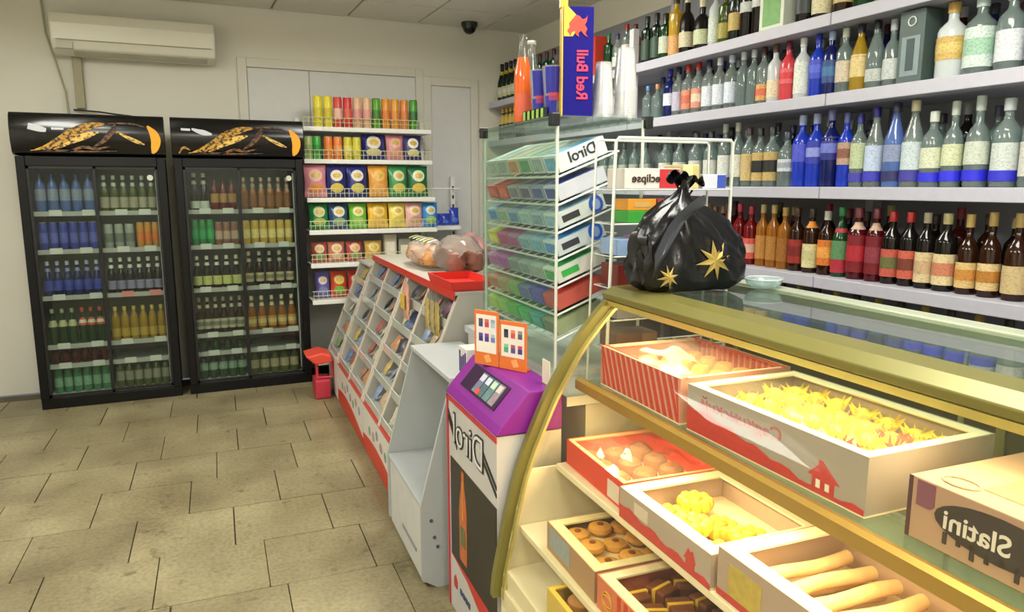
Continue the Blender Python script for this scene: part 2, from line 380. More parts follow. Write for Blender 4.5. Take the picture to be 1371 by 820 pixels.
# ------------------------------------------------------------------ coolers
BLK = mat('#060608', 0.4, var=.1, spec=.3)
def smooth_prof(P, n=6, dims=2):
    out = []
    for i in range(len(P) - 1):
        p0, p1, p2, p3 = P[max(0, i - 1)], P[i], P[i + 1], P[min(len(P) - 1, i + 2)]
        for k in range(n):
            t = k / n; out.append(tuple(.5 * (2 * p1[c] + (p2[c] - p0[c]) * t + (2 * p0[c] - 5 * p1[c] + 4 * p2[c] - p3[c]) * t * t + (3 * p1[c] - p0[c] - 3 * p2[c] + p3[c]) * t ** 3) for c in range(dims)))
    return out + [P[-1]]
def arc_ribbon(pts, wds, y, m, name, parent, t=.002):
    Q = smooth_prof([(p[0], p[1], q) for p, q in zip(pts, wds)], 5, 3) if len(pts) > 2 else [(p[0], p[1], q) for p, q in zip(pts, wds)]
    pts = [(q[0], q[1]) for q in Q]; wds = [max(.001, q[2]) for q in Q]
    mb = MB(); up = []; dn = []
    for i, p in enumerate(pts):
        a = Vector(pts[max(0, i - 1)]); b = Vector(pts[min(len(pts) - 1, i + 1)]); d = (b - a).normalized(); n = Vector((-d.y, d.x))
        q = Vector(p); up.append(tuple(q + n * wds[i])); dn.append(tuple(q - n * wds[i]))
    mb.prism(up + dn[::-1], 1, y - t, y); return mb.build(name, m, parent)
def cooler(x0, x1, label, split, which):
    f = thing('drinks_cooler', label, 'cooler', (x0, 5.80, 0), 0, 'black glass door coolers'); wd = x1 - x0; D = Y1 - .02 - 5.80
    box('plinth', 0, wd, 0.02, D, 0, .075, BLK, f, .004)
    for a, nm in ((0, 'side_panel'), (wd - .055, 'side_panel')): box(nm, a, a + .055, 0.0, D, .075, 1.74, BLK, f, .006)
    box('back_panel', .055, wd - .055, D - .03, D, .075, 1.74, mat('#8f938f', .5), f)
    box('top_rail', .055, wd - .055, 0.0, D, 1.675, 1.74, BLK, f, .004)
    box('bottom_tray', .055, wd - .055, 0.05, D - .03, .075, .085, mat('#c9cbc8', .5), f)
    # canopy with splash print
    prof = [(0.01, 1.745), (-.02, 1.76), (-.045, 1.84), (-.045, 1.93), (-.025, 2.0), (0.0, 2.02), (.28, 2.02), (.28, 1.745)]
    MB().prism(prof, 0, -.008, wd + .008).build('canopy', mat('#08080b', .16, var=.2), f, True, .004)
    g1, g2, g3 = printed('#c89428', 1, 38, 60, .44, .60, '#1a0f06'), printed('#e8c060', 1, 50, 70, .46, .62, '#5a3410'), printed('#7a4a18', 1, 50, 80, .42, .55, '#0a0705')
    fy = -.047; k = wd / .89
    arc_ribbon([(.10 * k, 1.77), (.18 * k, 1.79), (.27 * k, 1.84), (.36 * k, 1.90), (.45 * k, 1.94), (.54 * k, 1.955)], [.004, .016, .026, .030, .022, .006], fy, g1, 'splash_print', f)
    arc_ribbon([(.22 * k, 1.775), (.33 * k, 1.83), (.42 * k, 1.875), (.50 * k, 1.90)], [.004, .012, .022, .004], fy, g2, 'splash_print', f)
    arc_ribbon([(.10 * k, 1.768), (.25 * k, 1.776), (.4 * k, 1.772), (.6 * k, 1.778)], [.003, .008, .006, .003], fy, g3, 'splash_print', f)
    arc_ribbon([(.60 * k, 1.91), (.66 * k, 1.875), (.72 * k, 1.845), (.77 * k, 1.825)], [.003, .010, .012, .004], fy, g2, 'splash_print', f)
    arc_ribbon([(.46 * k, 1.80), (.53 * k, 1.85), (.58 * k, 1.91), (.60 * k, 1.955)], [.004, .014, .018, .005], fy, g3, 'splash_print', f)
    arc_ribbon([(.30 * k, 1.765), (.40 * k, 1.80), (.48 * k, 1.79), (.56 * k, 1.81)], [.003, .010, .009, .003], fy, g3, 'splash_print', f)
    arc_ribbon([(.56 * k, 1.958), (.64 * k, 1.962), (.72 * k, 1.958), (.78 * k, 1.94)], [.003, .006, .006, .003], fy, g3, 'splash_print', f)
    arc_ribbon([(.795 * k, 1.95), (.83 * k, 1.90), (.842 * k, 1.85), (.83 * k, 1.795), (.815 * k, 1.765)], [.006, .026, .030, .022, .006], fy, mat('#f0a010', .35, var=.25, scale=30), 'glass_rim_print', f)
    wp = mat('#c9ccd4', .4)
    if which == 2:
        arc_ribbon([(.13, 1.94), (.17, 1.925), (.21, 1.915), (.26, 1.905)], [.006, .014, .018, .006], fy, wp, 'emblem_print', f)
        arc_ribbon([(.06, 1.935), (.09, 1.934), (.12, 1.933)], [.008, .008, .008], fy, wp, 'emblem_print', f)
        arc_ribbon([(.04, 1.77), (.055, 1.80), (.085, 1.81), (.11, 1.79)], [.004, .008, .008, .004], fy, g1, 'splash_print', f)
    else:
        arc_ribbon([(.10, 1.93), (.16, 1.915), (.2, 1.905)], [.02, .02, .012], fy, wp, 'emblem_print', f)
        arc_ribbon([(.23, 1.917), (.3, 1.917)], [.007, .007], fy, wp, 'emblem_print', f)
    # doors
    gm = glass('#ecf0ec', .006, 1.4, .02, .7)
    for (a, b, y) in ((.055, split + .012, .012), (split - .012, wd - .055, .028)):
        d = box('glass_door', a + .012, b - .012, y, y + .005, .10, 1.66, gm, f)
        fr = mat('#15161a', .3) 
        for (p, q) in ((a, a + .016), (b - .016, b)): box('door_frame', p, q, y - .006, y + .012, .085, 1.675, fr, d)
        for (p, q) in ((.085, .103), (1.657, 1.675)): box('door_frame', a, b, y - .006, y + .012, p, q, fr, d)
        MB().lathe([(.02, 0), (.02, .002)], 16).build('round_sticker', mat('#c8ccb8', .5), d) if b > split + .1 else None
        if b > split + .1:
            s = d.children[-1]; s.rotation_euler = (R(90), 0, 0); s.location = (wd - .105, y - .002, 1.60)
    # inner lights: the cooler's weak vertical lamp
    lm = box('lamp_strip', wd - .075, wd - .065, .06, .08, .12, 1.64, mat('#dfe3df', .5), f)
    return f
c2 = cooler(-0.02, 0.87, 'tall black drinks cooler beside the crisps shelves, amber beer bottles inside', .425, 2)
c1 = cooler(-0.97, -0.075, 'tall black drinks cooler under the air conditioner, blue cans and bottles inside', .445, 1)
def cooler_shelf(f, x0, x1, z, n_tags, red=()):
    s = box('shelf', x0, x1, .07, .50, z - .012, z, glass('#c8cec8', .45), f)
    box('shelf_edge', x0, x1, .058, .07, z - .026, z + .006, mat('#a9aca6', .5), s)
    for i in range(n_tags):
        x = x0 + (x1 - x0) * (i + .3 + .25 * random.random()) / n_tags
        box('price_tag', x, x + .075, .052, .058, z - .024, z + .016, mat('#d98a84' if i in red else '#d2d5ce', .6), s)
def row(f, fx, zrow, xa, xb, n, mk, desc, shelfname, side, group):
    for i in range(n):
        x = fx + xa + (xb - xa) * (i + .5) / n
        mk((x, 5.80 + .13, zrow + .001), '%s, %s from left, %s shelf, %s door of %s cooler' % (desc, ORD[i], shelfname, side, group), 'drinks in the ' + group + ' cooler', (xb - xa) / n / 2.06)
def bt(h, r, style, g, cap, label, lz, neck=None, accent=None):
    return lambda loc, lab, grp, mr: bottle(loc, h, min(r, mr), style, g, cap, label, lz, grp, lab, neck=neck, accent=accent, name='drink_bottle')
def cn(h, r, a, b): return lambda loc, lab, grp, mr: can(loc, h, min(r, round(mr, 3)), a, b, grp, lab)
ZS = [1.365, 1.105, .785, .44, .30]
for f, x0, wd, sp in ((c2, -.02, .89, .425), (c1, -.97, .895, .445)):
    for (a, b) in ((.06, sp - .008), (sp + .008, wd - .07)):
        for i, z in enumerate(ZS): cooler_shelf(f, a, b, z, 2, (0, 1) if (f is c1 and i == 2 and a > .3) else ())
L2, R2 = (.07, .415), (.435, .81)
# second (right) cooler
g = 'right-hand'
row(c2, -.02, ZS[0], .09, .22, 2, bt(.27, .034, 'beer', 'dark', '#e8e6da', '#cfd8c8', (.05, .25), '#c9c4b0'), 'dark bottle with white cap', 'top', 'left', g)
row(c2, -.02, ZS[0], .23, .41, 3, bt(.22, .036, 'pet', 'brown', '#5a1c10', '#7a2a18', (.25, .6)), 'short brown bottle', 'top', 'left', g + ' lower') if False else row(c2, -.02, ZS[0], .23, .41, 3, bt(.22, .036, 'pet', 'red', '#5a2c20', '#b08850', (.25, .55)), 'short reddish bottle', 'top', 'left', g)
row(c2, -.02, ZS[0], *R2, 6, bt(.24, .03, 'beer', 'amber', '#c8c4ae', '#8a5a30', (.1, .45), '#a8a090'), 'amber bottle with pale cap', 'top', 'right', g)
row(c2, -.02, ZS[1], .08, .24, 3, cn(.19, .027, '#1e8a4a', '#2fa860'), 'green can', 'second', 'left', g)
row(c2, -.02, ZS[1], .245, .41, 3, cn(.17, .027, '#8a5a4a', '#b9a08c'), 'brown and silver can', 'second', 'left', g)
row(c2, -.02, ZS[1], *R2, 6, cn(.18, .029, '#c9a84a', '#e0cf86'), 'gold can', 'second', 'right', g)
row(c2, -.02, ZS[2], *L2, 5, bt(.24, .032, 'beer', 'dark', '#d8d6c0', '#cfd183', (.10, .38), '#dcd8c4'), 'dark beer bottle with yellow label', 'third', 'left', g)
row(c2, -.02, ZS[2], *R2, 5, bt(.26, .031, 'beer', 'brown', '#cfcab4', '#c2b994', (.12, .38), '#b9b090', '#8d845f'), 'brown beer bottle with beige label', 'third', 'right', g)
row(c2, -.02, ZS[3], *L2, 6, bt(.27, .029, 'beer', 'brown', '#a9a48c', '#bdb99f', (.12, .40), '#c6c0a6', '#7f8068'), 'brown beer bottle with grey label', 'fourth', 'left', g)
row(c2, -.02, ZS[3], *R2, 5, bt(.26, .032, 'beer', 'amber', '#d8d2b8', '#c79b4c', (.10, .40), '#d8d0b0', '#e0c684'), 'amber beer bottle with golden label', 'fourth', 'right', g)
row(c2, -.02, ZS[4], *L2, 4, bt(.10, .028, 'pet', 'green', '#33452c', None, (0, 1)), 'squat dark green bottle', 'fifth', 'left', g)
row(c2, -.02, .086, *L2, 5, bt(.19, .034, 'pet', 'green', '#2a4a34', '#8aa890', (.35, .65)), 'green bottle with pale label', 'bottom', 'left', g)
row(c2, -.02, .086, *R2, 5, bt(.19, .035, 'pet', 'olive', '#4a4430', '#a9a07c', (.25, .6)), 'olive jar-like bottle with beige label', 'bottom', 'right', g)
g = 'left-hand'; L1, R1 = (.07, .43), (.46, .82)
row(c1, -.97, ZS[0], *L1, 5, bt(.26, .033, 'pet', 'lblue', '#3a5a9a', '#8e9ab0', (.3, .6)), 'pale blue bottle', 'top', 'left', g)
row(c1, -.97, ZS[0], *R1, 6, bt(.25, .029, 'beer', 'olive', '#c9cfd0', '#a9a58c', (.1, .4), '#c9ccc8'), 'greyish bottle with silver neck', 'top', 'right', g)
row(c1, -.97, ZS[1], *L1, 6, cn(.19, .027, '#2a3a9c', '#5560b8'), 'blue can', 'second', 'left', g)
row(c1, -.97, ZS[1], .46, .66, 3, cn(.17, .029, '#9ea49c', '#6f766e'), 'silver can', 'second', 'right', g)
row(c1, -.97, ZS[1], .67, .82, 3, cn(.18, .027, '#c98a2c', '#d9742a'), 'orange can', 'second', 'right', g)
row(c1, -.97, ZS[2], *L1, 6, bt(.24, .031, 'beer', 'navy', '#b0b8cc', '#3547a8', (.15, .45), '#8f98c0'), 'navy beer bottle with blue label', 'third', 'left', g)
row(c1, -.97, ZS[2], *R1, 6, bt(.25, .029, 'beer', 'dark', '#e0e0d8', '#8d8da8', (.1, .35), '#dedcd0'), 'dark beer bottle with white neck', 'third', 'right', g)
row(c1, -.97, ZS[3], .07, .25, 3, bt(.25, .033, 'beer', 'green', '#9aa88a', '#b9b98a', (.5, .68)), 'green bottle with cream neck label', 'fourth', 'left', g)
row(c1, -.97, ZS[3], .255, .42, 3, bt(.25, .033, 'beer', 'green', '#c8553a', '#c9543a', (.5, .72), None, '#e0d8c0'), 'green bottle with red neck label', 'fourth', 'left', g)
row(c1, -.97, ZS[3], *R1, 6, bt(.24, .033, 'pet', 'gold', '#cdb548', '#b89a3a', (.1, .35)), 'yellow lemonade bottle', 'fourth', 'right', g)
row(c1, -.97, ZS[4], *L1, 6, bt(.11, .028, 'pet', 'wine', '#9c3a34', None, (0, 1)), 'squat red-capped bottle', 'fifth', 'left', g)
row(c1, -.97, .086, *L1, 6, cn(.18, .028, '#3a7a52', '#79a688'), 'green can', 'bottom', 'left', g)
row(c1, -.97, .086, *R1, 6, bt(.20, .03, 'pet', 'olive', '#8a8a6a', '#8f8f78', (.25, .6)), 'olive brown bottle', 'bottom', 'right', g)

# ------------------------------------------------------------------ crisps shelving
gw = mat('#e2e2dc', .4, var=.04)
gs = thing('crisps_shelving', 'white metal wall shelving full of crisps beside the black coolers', 'shelving', (0, 0, 0))
box('back_panel', .89, 1.96, 6.27, 6.30, 0, 2.06, mat('#a9a9a2', .5), gs)
for x in (.89, 1.93): box('upright', x, x + .03, 6.24, 6.27, 0, 2.08, gw, gs)
GZ = [(2.0, 5.95), (1.75, 5.93), (1.45, 5.87), (1.20, 5.83), (.94, 5.82), (.65, 5.82), (.16, 5.82)]
for i, (z, y) in enumerate(GZ):
    s = box('shelf', .90, 1.94, y, 6.24, z - .035, z, gw, gs, .004)
    if i < 6:
        mb = MB(); h = .07
        for k in range(30): x = .915 + k * (1.01 / 29); mb.tube([(x, y + .012, z), (x, y + .012, z + h)], .0022, 4)
        mb.tube([(.905, y + .012, z + h), (1.935, y + .012, z + h)], .003, 5); mb.tube([(.905, y + .012, z + h * .5), (1.935, y + .012, z + h * .5)], .0022, 5)
        mb.build('wire_fence', mat('#c8caa0', .4), s)
        box('price_tag', 1.0 + .1 * i, 1.05 + .1 * i, y - .003, y, z - .03, z - .002, mat('#f0f0ea', .6), s)
sec = box('shelf', 1.97, 2.22, 6.02, 6.27, 1.165, 1.2, gw, gs, .004)
up = box('upright', 2.20, 2.24, 6.22, 6.26, 0, 1.62, gw, gs)
for k in range(8): box('slot', 2.212, 2.228, 6.216, 6.221, .95 + .08 * k, .98 + .08 * k, mat('#33343a', .7), up)
MB().tube([(1.95, 6.0, 1.52), (2.21, 6.0, 1.52), (2.21, 6.24, 1.52)], .005).build('rail', gw, gs)
T = [('#e2d32e', '#cfc02a', 'yellow'), ('#e2d32e', '#c7b728', 'yellow'), ('#cf4a3c', '#e0b0a0', 'red'), ('#cf3a3a', '#d05a4a', 'red'), ('#dcae8c', '#d9918a', 'pink and yellow'), ('#dfb490', '#d99a8c', 'pink and yellow'),
     ('#5aa02e', '#3f7a2a', 'green'), ('#e0912c', '#d97a2a', 'orange'), ('#e09a34', '#d98a3a', 'orange'), ('#d98a44', '#cf7c3c', 'orange'), ('#4c9a34', '#2f6a30', 'green')]
for i, (a, b, n) in enumerate(T):
    can((1.035 + i * .0775, 6.02, 2.001), .235, .035, a, b, 'crisp tubes on the top shelf', '%s crisp tube, %s from the cooler on the top shelf' % (n, ORD[i]), 'crisp_tube', '#2c2c30' if n == 'green' else '#e8d848' if 'red' not in n else '#e8e0d8', 'tube')
T = [('#a9b878', '#8fa468', 'pale green'), ('#3fae4a', '#2f9440', 'green'), ('#e5772c', '#e88c3c', 'orange'), ('#e27a30', '#e59a58', 'orange'), ('#c9bc2c', '#d8d070', 'yellow'), ('#c7c03a', '#d2c84a', 'yellow')]
for i, (a, b, n) in enumerate(T):
    can(((.945, 1.01, 1.10, 1.175, 1.255, 1.325)[i], 6.0, 1.751), .175, .035, a, b, 'crisp tubes on the second shelf', '%s crisp tube, %s from the cooler on the second shelf' % (n, ORD[i]), 'crisp_tube', '#d8dcd0', 'tube')
def bag_row(z, y, items, sh, h):
    for i, (x, wd, c, logo, pic, n) in enumerate(items):
        crisp_bag((x, y, z + .006), wd * .96, h, .085, c, logo, pic, 'crisp bags on the ' + sh, '%s crisps bag, %s bag from the cooler on the %s' % (n, ORD[i], sh), random.uniform(-.06, .06), R(-6))
NV, PK, GR, DG, OR = '#2a2a70', '#d68c96', '#2f8a4a', '#156a3c', '#dd9a3a'
bag_row(1.75, 6.03, [(1.47, .20, NV, '#d8d4c0', '#c9bc8c', 'navy'), (1.65, .155, PK, '#e0b0a0', '#d8987c', 'pink'), (1.80, .16, '#35356e', '#e8e6dc', '#d8cc98', 'navy and white')], 'second shelf', .20)
bag_row(1.45, 5.97, [(.985, .18, PK, '#e2b4a8', '#dd8a4c', 'pink'), (1.15, .165, NV, '#dcd8c4', '#cdb84c', 'navy'), (1.315, .17, '#262a78', '#d8d8cc', '#c8bc5c', 'deep blue'), (1.49, .17, OR, '#e8b058', '#e0a458', 'orange'), (1.655, .165, GR, '#c8cfa8', '#c9c05c', 'green'), (1.825, .175, DG, '#d4dcb8', '#d8b848', 'dark green')], 'third shelf', .25)
bag_row(1.20, 5.94, [(.995, .16, '#2a8548', '#c3cf9c', '#a9b45c', 'green'), (1.15, .16, '#2c4a72', '#d8d8c8', '#8aa07c', 'navy'), (1.305, .15, '#6cba3c', '#d8dca0', '#9cc060', 'lime'), (1.47, .18, '#e2b02e', '#e8c868', '#ddb050', 'golden'), (1.63, .15, '#e6cf58', '#ecdc94', '#d8c050', 'yellow'), (1.775, .16, '#dcaaa0', '#e8c8b8', '#c89a7c', 'pale pink'), (1.915, .14, '#3a86c8', '#b8d4dc', '#98c060', 'sky blue')], 'fourth shelf', .20)
bag_row(.94, 5.93, [(.985, .13, '#b8584a', '#d8c8b0', '#7aa05a', 'small red'), (1.12, .14, '#c87a60', '#e0c8b0', '#d8b890', 'small salmon'), (1.265, .14, '#b04a44', '#dcb8a0', '#8aa060', 'small crimson'), (1.42, .15, '#c9a048', '#dcc47c', '#c0a058', 'small mustard')], 'fifth shelf', .155)
for k, (x, h, c, n) in enumerate(((1.56, .21, '#b8b09c', 'tall beige'), (1.68, .17, '#8c8878', 'short grey'))):
    t = thing('snack_carton', n + ' snack carton at the end of the fifth crisps shelf', 'carton', (x, 5.94, .941), 0, 'cartons on the fifth shelf')
    box('carton', -.05, .05, -.03, .03, 0, h, mat(c, .6, var=.2), t, .002); box('front_print', -.035, .035, -.0315, -.03, h * .2, h * .7, mat('#d8d0bc', .6, var=.3, scale=40), t)
bag_row(.65, 5.93, [(1.0, .12, '#6a64a8', '#c8c8d8', '#8080b8', 'small purple'), (1.13, .14, '#c84a34', '#d8c060', '#7ab048', 'small scarlet'), (1.27, .14, '#c04038', '#e0b8a0', '#68a048', 'small tomato red')], 'sixth shelf', .21)
for i in range(3):
    crisp_bag((2.01 + .085 * i, 6.08, 1.206), .09, .10 + .05 * (i == 2), .05, '#2a44b0', None, '#5c78d0', 'blue packets on the side shelf', ['small blue packet next to the crisps shelving on the side shelf', 'small blue packet in the middle of the side shelf', 'taller blue packet at the end of the side shelf'][i], 0, R(-8), 'blue_packet', 'packet')

# ------------------------------------------------------------------ liquor wall
SF, SB = 2.60, 2.985
ls = thing('liquor_shelving', 'long white wall shelving packed with liquor bottles behind the counter', 'shelving', (0, 0, 0))
shm = mat('#b7b6c2', .45, var=.06, scale=25)
LZ = [2.28, 1.943, 1.541, 1.141, .78]
segs = [0.3, 2.45, 4.02, 6.30]
for z in LZ:
    for a, b in zip(segs, segs[1:]):
        box('shelf', SF, SB, a + .003, b - .003, z - .052, z, shm, ls, .003)
for y in segs[1:3]: box('upright', 2.92, 2.98, y - .02, y + .02, .3, 2.75, mat('#b8b8c0', .5), ls)
box('upright', 2.62, 2.66, 4.0, 4.045, 1.94, 2.5, mat('#d8d8dc', .5), ls)
box('back_panel', 2.985, 2.998, .3, 6.30, .3, 2.7, mat('#8d8f96', .6), ls)
BX = 2.70
shn = ['top', 'second', 'third', 'fourth', 'lowest']
def liquor(shelf, items, ref='counted from the corner', nm=None):
    z = LZ[shelf]; ys = [it[0] for it in items]
    for i, it in enumerate(items):
        gap = min([abs(ys[i] - q) for j, q in enumerate(ys) if j != i]); it = (it[0], min(it[1], (1, .278, .335, .335, .295)[shelf]), min(it[2], gap / (2.45 if it[3] == 'flask' else 2.15))) + it[3:]
        (y, h, r, style, g, cap, label, lz, desc) = it[:9]; kw = it[9] if len(it) > 9 else {}
        bottle((BX, y, z + .001), h, r, style, g, cap, label, lz, 'bottles on the %s liquor shelf' % shn[shelf],
               '%s, %s from far end, %s liquor shelf' % (desc, ORD[i], shn[shelf]), **{k: v for k, v in kw.items()}, rz=random.uniform(-.3, .3) if not kw.get('sq') else random.uniform(-.05, .05))
FULL = (.12, .52)
# top shelf
A = []
for i in range(5): A.append((6.22 - i * .095, .33, .042, 'champ', 'dgreen', '#15140f', '#c9c08a', (.12, .38), 'dark sparkling wine bottle with black foil', dict(neck='#b8a040', accent='#c8cfcc')))
for i in range(6): A.append((5.70 - i * .12, .30, .038, 'wine', 'green', '#4a1a18', '#cfc8a8', (.15, .45), 'green wine bottle with cream label'))
for i in range(2): A.append((4.84 - i * .11, .30, .038, 'vodka', 'clear', '#c8c8c0', '#d8d4c4', (.15, .5), 'clear spirits bottle with grey cap'))
A += [(4.42, .27, .036, 'wine', 'green', '#2a6a3c', '#d8d8d0', (.1, .3), 'green bottle with green cap'), (4.31, .25, .035, 'vodka', 'clear', '#3a3a60', '#cfd8d0', (.15, .4), 'clear bottle with dark cap'),
      (4.20, .29, .035, 'wine', 'ghost', '#8a2420', '#e0dcd4', (.1, .55), 'white-labelled bottle with red cap'), (4.10, .27, .035, 'wine', 'pink', '#5a1814', '#d8a898', (.1, .5), 'rosy bottle with brown cap'),
      (3.97, .29, .038, 'wine', 'dgreen', '#1c2a20', '#2f4a3a', (.1, .5), 'dark green wine bottle'), (3.87, .29, .038, 'wine', 'dgreen', '#181c1c', '#34503c', (.1, .5), 'blackish green wine bottle'),
      (3.78, .27, .040, 'wine', 'green', '#26221c', '#c6cdbc', (.15, .5), 'green wine bottle with pale label'), (3.68, .35, .042, 'wine', 'yellow', '#3a2a10', '#d8a060', (.05, .35), 'yellow liqueur bottle'),
      (3.575, .34, .046, 'flask', 'dark', '#c9c29a', '#d2c9a8', (.12, .36), 'dark cream-liqueur bottle with slanted label'), (3.44, .28, .046, 'flask', 'dark', '#d0c8a8', '#c9cfa8', (.12, .4), 'short dark cream-liqueur bottle'),
      (3.33, .31, .04, 'vodka', 'frost', '#d8dcd8', '#d0d8cc', (.1, .5), 'frosted pale bottle'), (3.25, .28, .038, 'wine', 'olive', '#3a4a20', '#a49a40', (.12, .4), 'olive bottle with mustard label'),
      (3.165, .29, .04, 'wine', 'dgreen', '#2a2418', '#c6ab62', (.2, .5), 'dark bottle with gold label'), (3.08, .29, .039, 'wine', 'dark', '#1c1c1c', '#cfd2cf', (.45, .62), 'black bottle with white oval label'),
      (2.995, .31, .039, 'wine', 'dark', '#202020', '#d6d9d6', (.45, .62), 'tall black bottle with white oval label')]
A += [(2.70, .32, .04, 'wine', 'dark', '#141414', '#40484a', (.15, .5), 'black wine bottle'), (2.60, .34, .044, 'flask', 'dark', '#222', '#d8cfa8', (.08, .5), 'dark bottle with big cream label') if False else (2.60, .34, .044, 'flask', 'dark', '#222222', '#d8cfa8', (.08, .5), 'dark bottle with big cream label'),
      (2.48, .33, .04, 'wine', 'brown', '#8a7a40', '#c8b070', (.15, .45), 'brown bottle with gold label'), (2.37, .33, .04, 'wine', 'green', '#2a2a2a', '#c8ccb0', (.15, .45), 'green bottle with pale label')]
liquor(0, A)
def carton(name, loc, sx, sy, h, c, front, label, cat='carton'):
    t = thing(name, label, cat, loc); box('box', -sx / 2, sx / 2, -sy / 2, sy / 2, 0, h, mat(c, .45, var=.1), t, .002)
    box('front_print', -sx / 2 - .0015, -sx / 2, -sy * .36, sy * .36, h * .08, h * .5, mat(front, .45, var=.3, scale=35), t)
    return t
t = carton('gift_carton', (2.70, 4.58, LZ[0] + .001), .1, .13, .27, '#c8402c', '#d86848', 'red gift carton on the top liquor shelf behind the plastic cups')
t = carton('gift_carton', (2.70, 2.86, LZ[0] + .001), .1, .16, .34, '#cfd6c4', '#5c9a34', 'white and green gift carton among wine bottles on the top liquor shelf')
# second shelf
A = []
for i in range(6): A.append((6.20 - i * .085, .30, .04, 'champ', 'dgreen', '#c9a84a', '#cdb25c', (.5, .72), 'dark champagne bottle with gold foil', dict(neck='#c6a850')))
for i in range(12): A.append((5.66 - i * .125, .29, .036, 'vodka', 'clear', '#b8bcc0', '#b4bcc0', (.15, .5), 'clear vodka bottle with grey label'))
CL = lambda y, h, cap, lab, d, g='clear', st='vodka', lz=(.12, .5), r=.037, **k: (y, h, r, st, g, cap, lab, lz, d, k)
A += [CL(3.94, .21, '#4a7ab0', None, 'short clear bottle with blue cap', 'ghost'), CL(3.84, .215, '#b07a58', None, 'short clear bottle with copper cap', 'ghost'),
      CL(3.72, .32, '#33339a', '#d8dce8', 'indigo bottle with white middle label', 'navy', lz=(.25, .5)), CL(3.635, .285, '#23234a', '#b8b4c8', 'clear bottle with mauve label'),
      CL(3.545, .33, '#c03a34', '#d88a6c', 'clear bottle with orange label and tall red cap', accent='#c86a50'), CL(3.455, .305, '#b8342e', '#d8907a', 'clear bottle with coral label and red cap', accent='#e0c8a8'),
      CL(3.365, .30, '#2a3050', '#d4dae4', 'clear bottle with white label and navy cap'), CL(3.275, .31, '#d8dce4', '#d8dde6', 'clear bottle with white label and white cap'),
      CL(3.18, .33, '#c0cbe0', '#d6dcea', 'tall clear bottle with white label and silver cap'), CL(3.09, .34, '#c8d0d0', None, 'tall plain clear bottle with white cap', 'ghost'),
      CL(3.015, .32, '#c8ccd0', None, 'plain clear bottle', 'ghost'), CL(2.945, .285, '#4a2a30', '#d8a05c', 'clear bottle with orange bottom label', lz=(.08, .36), accent='#d86a4c'),
      CL(2.865, .34, '#5a463a', '#e2d4b4', 'cream frosted bottle with brown cap', 'frost', lz=(.1, .4)), CL(2.78, .32, '#6a2434', '#e0626a', 'pink bottle with maroon cap', 'pink', lz=(.3, .55), accent='#d8303a'),
      CL(2.69, .32, '#e4e6e4', '#dfe4d8', 'white frosted bottle with white cap', 'frost', lz=(.1, .6)), CL(2.60, .32, '#2a3cae', '#3a4cc8', 'bright blue bottle with blue cap', 'blue', lz=(.3, .6), r=.04, accent='#5064d8'),
      CL(2.525, .33, '#9ab0d0', '#2a4a86', 'deep blue bottle with silver neck', 'navy', lz=(.2, .55), accent='#3a70a0'), CL(2.45, .32, '#cfd4c4', '#cdbfa8', 'clear bottle with tan label', 'ghost', lz=(.18, .5), r=.04),
      CL(2.37, .335, '#2c2c30', '#d8c284', 'golden tequila bottle with cream label', 'gold', 'taper', (.22, .55), .044), CL(2.29, .29, '#26262c', '#b8beb8', 'ornate clear bottle with black cap', 'ghost', 'taper', (.12, .3), .04),
      CL(2.21, .27, '#a8aeb0', '#c0c6c4', 'ornate clear bottle with grey cap', 'ghost', 'flask', (.12, .42), .038)]
# gift box stands at 2.10
A += [CL(1.955, .28, '#c9a258', '#c8a85c', 'frosted bottle with gold ring print', 'frost', 'vodka', (.25, .55), .052, accent='#d8bc6a'), CL(1.845, .31, '#b8ccc8', '#c8d8d0', 'large patterned pale green bottle', 'ghost', 'vodka', (.1, .6), .052, accent='#9ac0a8'),
      CL(1.735, .30, '#c8ccd0', '#d0d4d8', 'large clear bottle with white label', 'ghost', r=.045), CL(1.63, .30, '#3a4a8a', '#c8d0dc', 'large clear bottle with blue cap', 'ghost', r=.045)]
liquor(1, A)
t = thing('gift_box', 'tall dark green gift box with grey front on the second liquor shelf', 'box', (2.70, 2.09, LZ[1] + .001))
box('box', -.05, .05, -.055, .055, 0, .277, mat('#4c5c58', .35), t, .002); box('side_print', -.04, .04, .055, .0565, .03, .27, mat('#b4bfa4', .4, var=.25, scale=15), t)
box('front_print', -.0515, -.05, -.04, .04, .03, .18, mat('#7d8f92', .4, var=.2), t); box('window_print', -.053, -.0515, -.017, .017, .05, .17, mat('#39484a', .4), t)
MB().tube([(-.052, .017 * math.cos(a * .52), .235 + .017 * math.sin(a * .52)) for a in range(12)], .003, 5, True).build('ring_emblem', mat('#c8d0cc', .4), t)
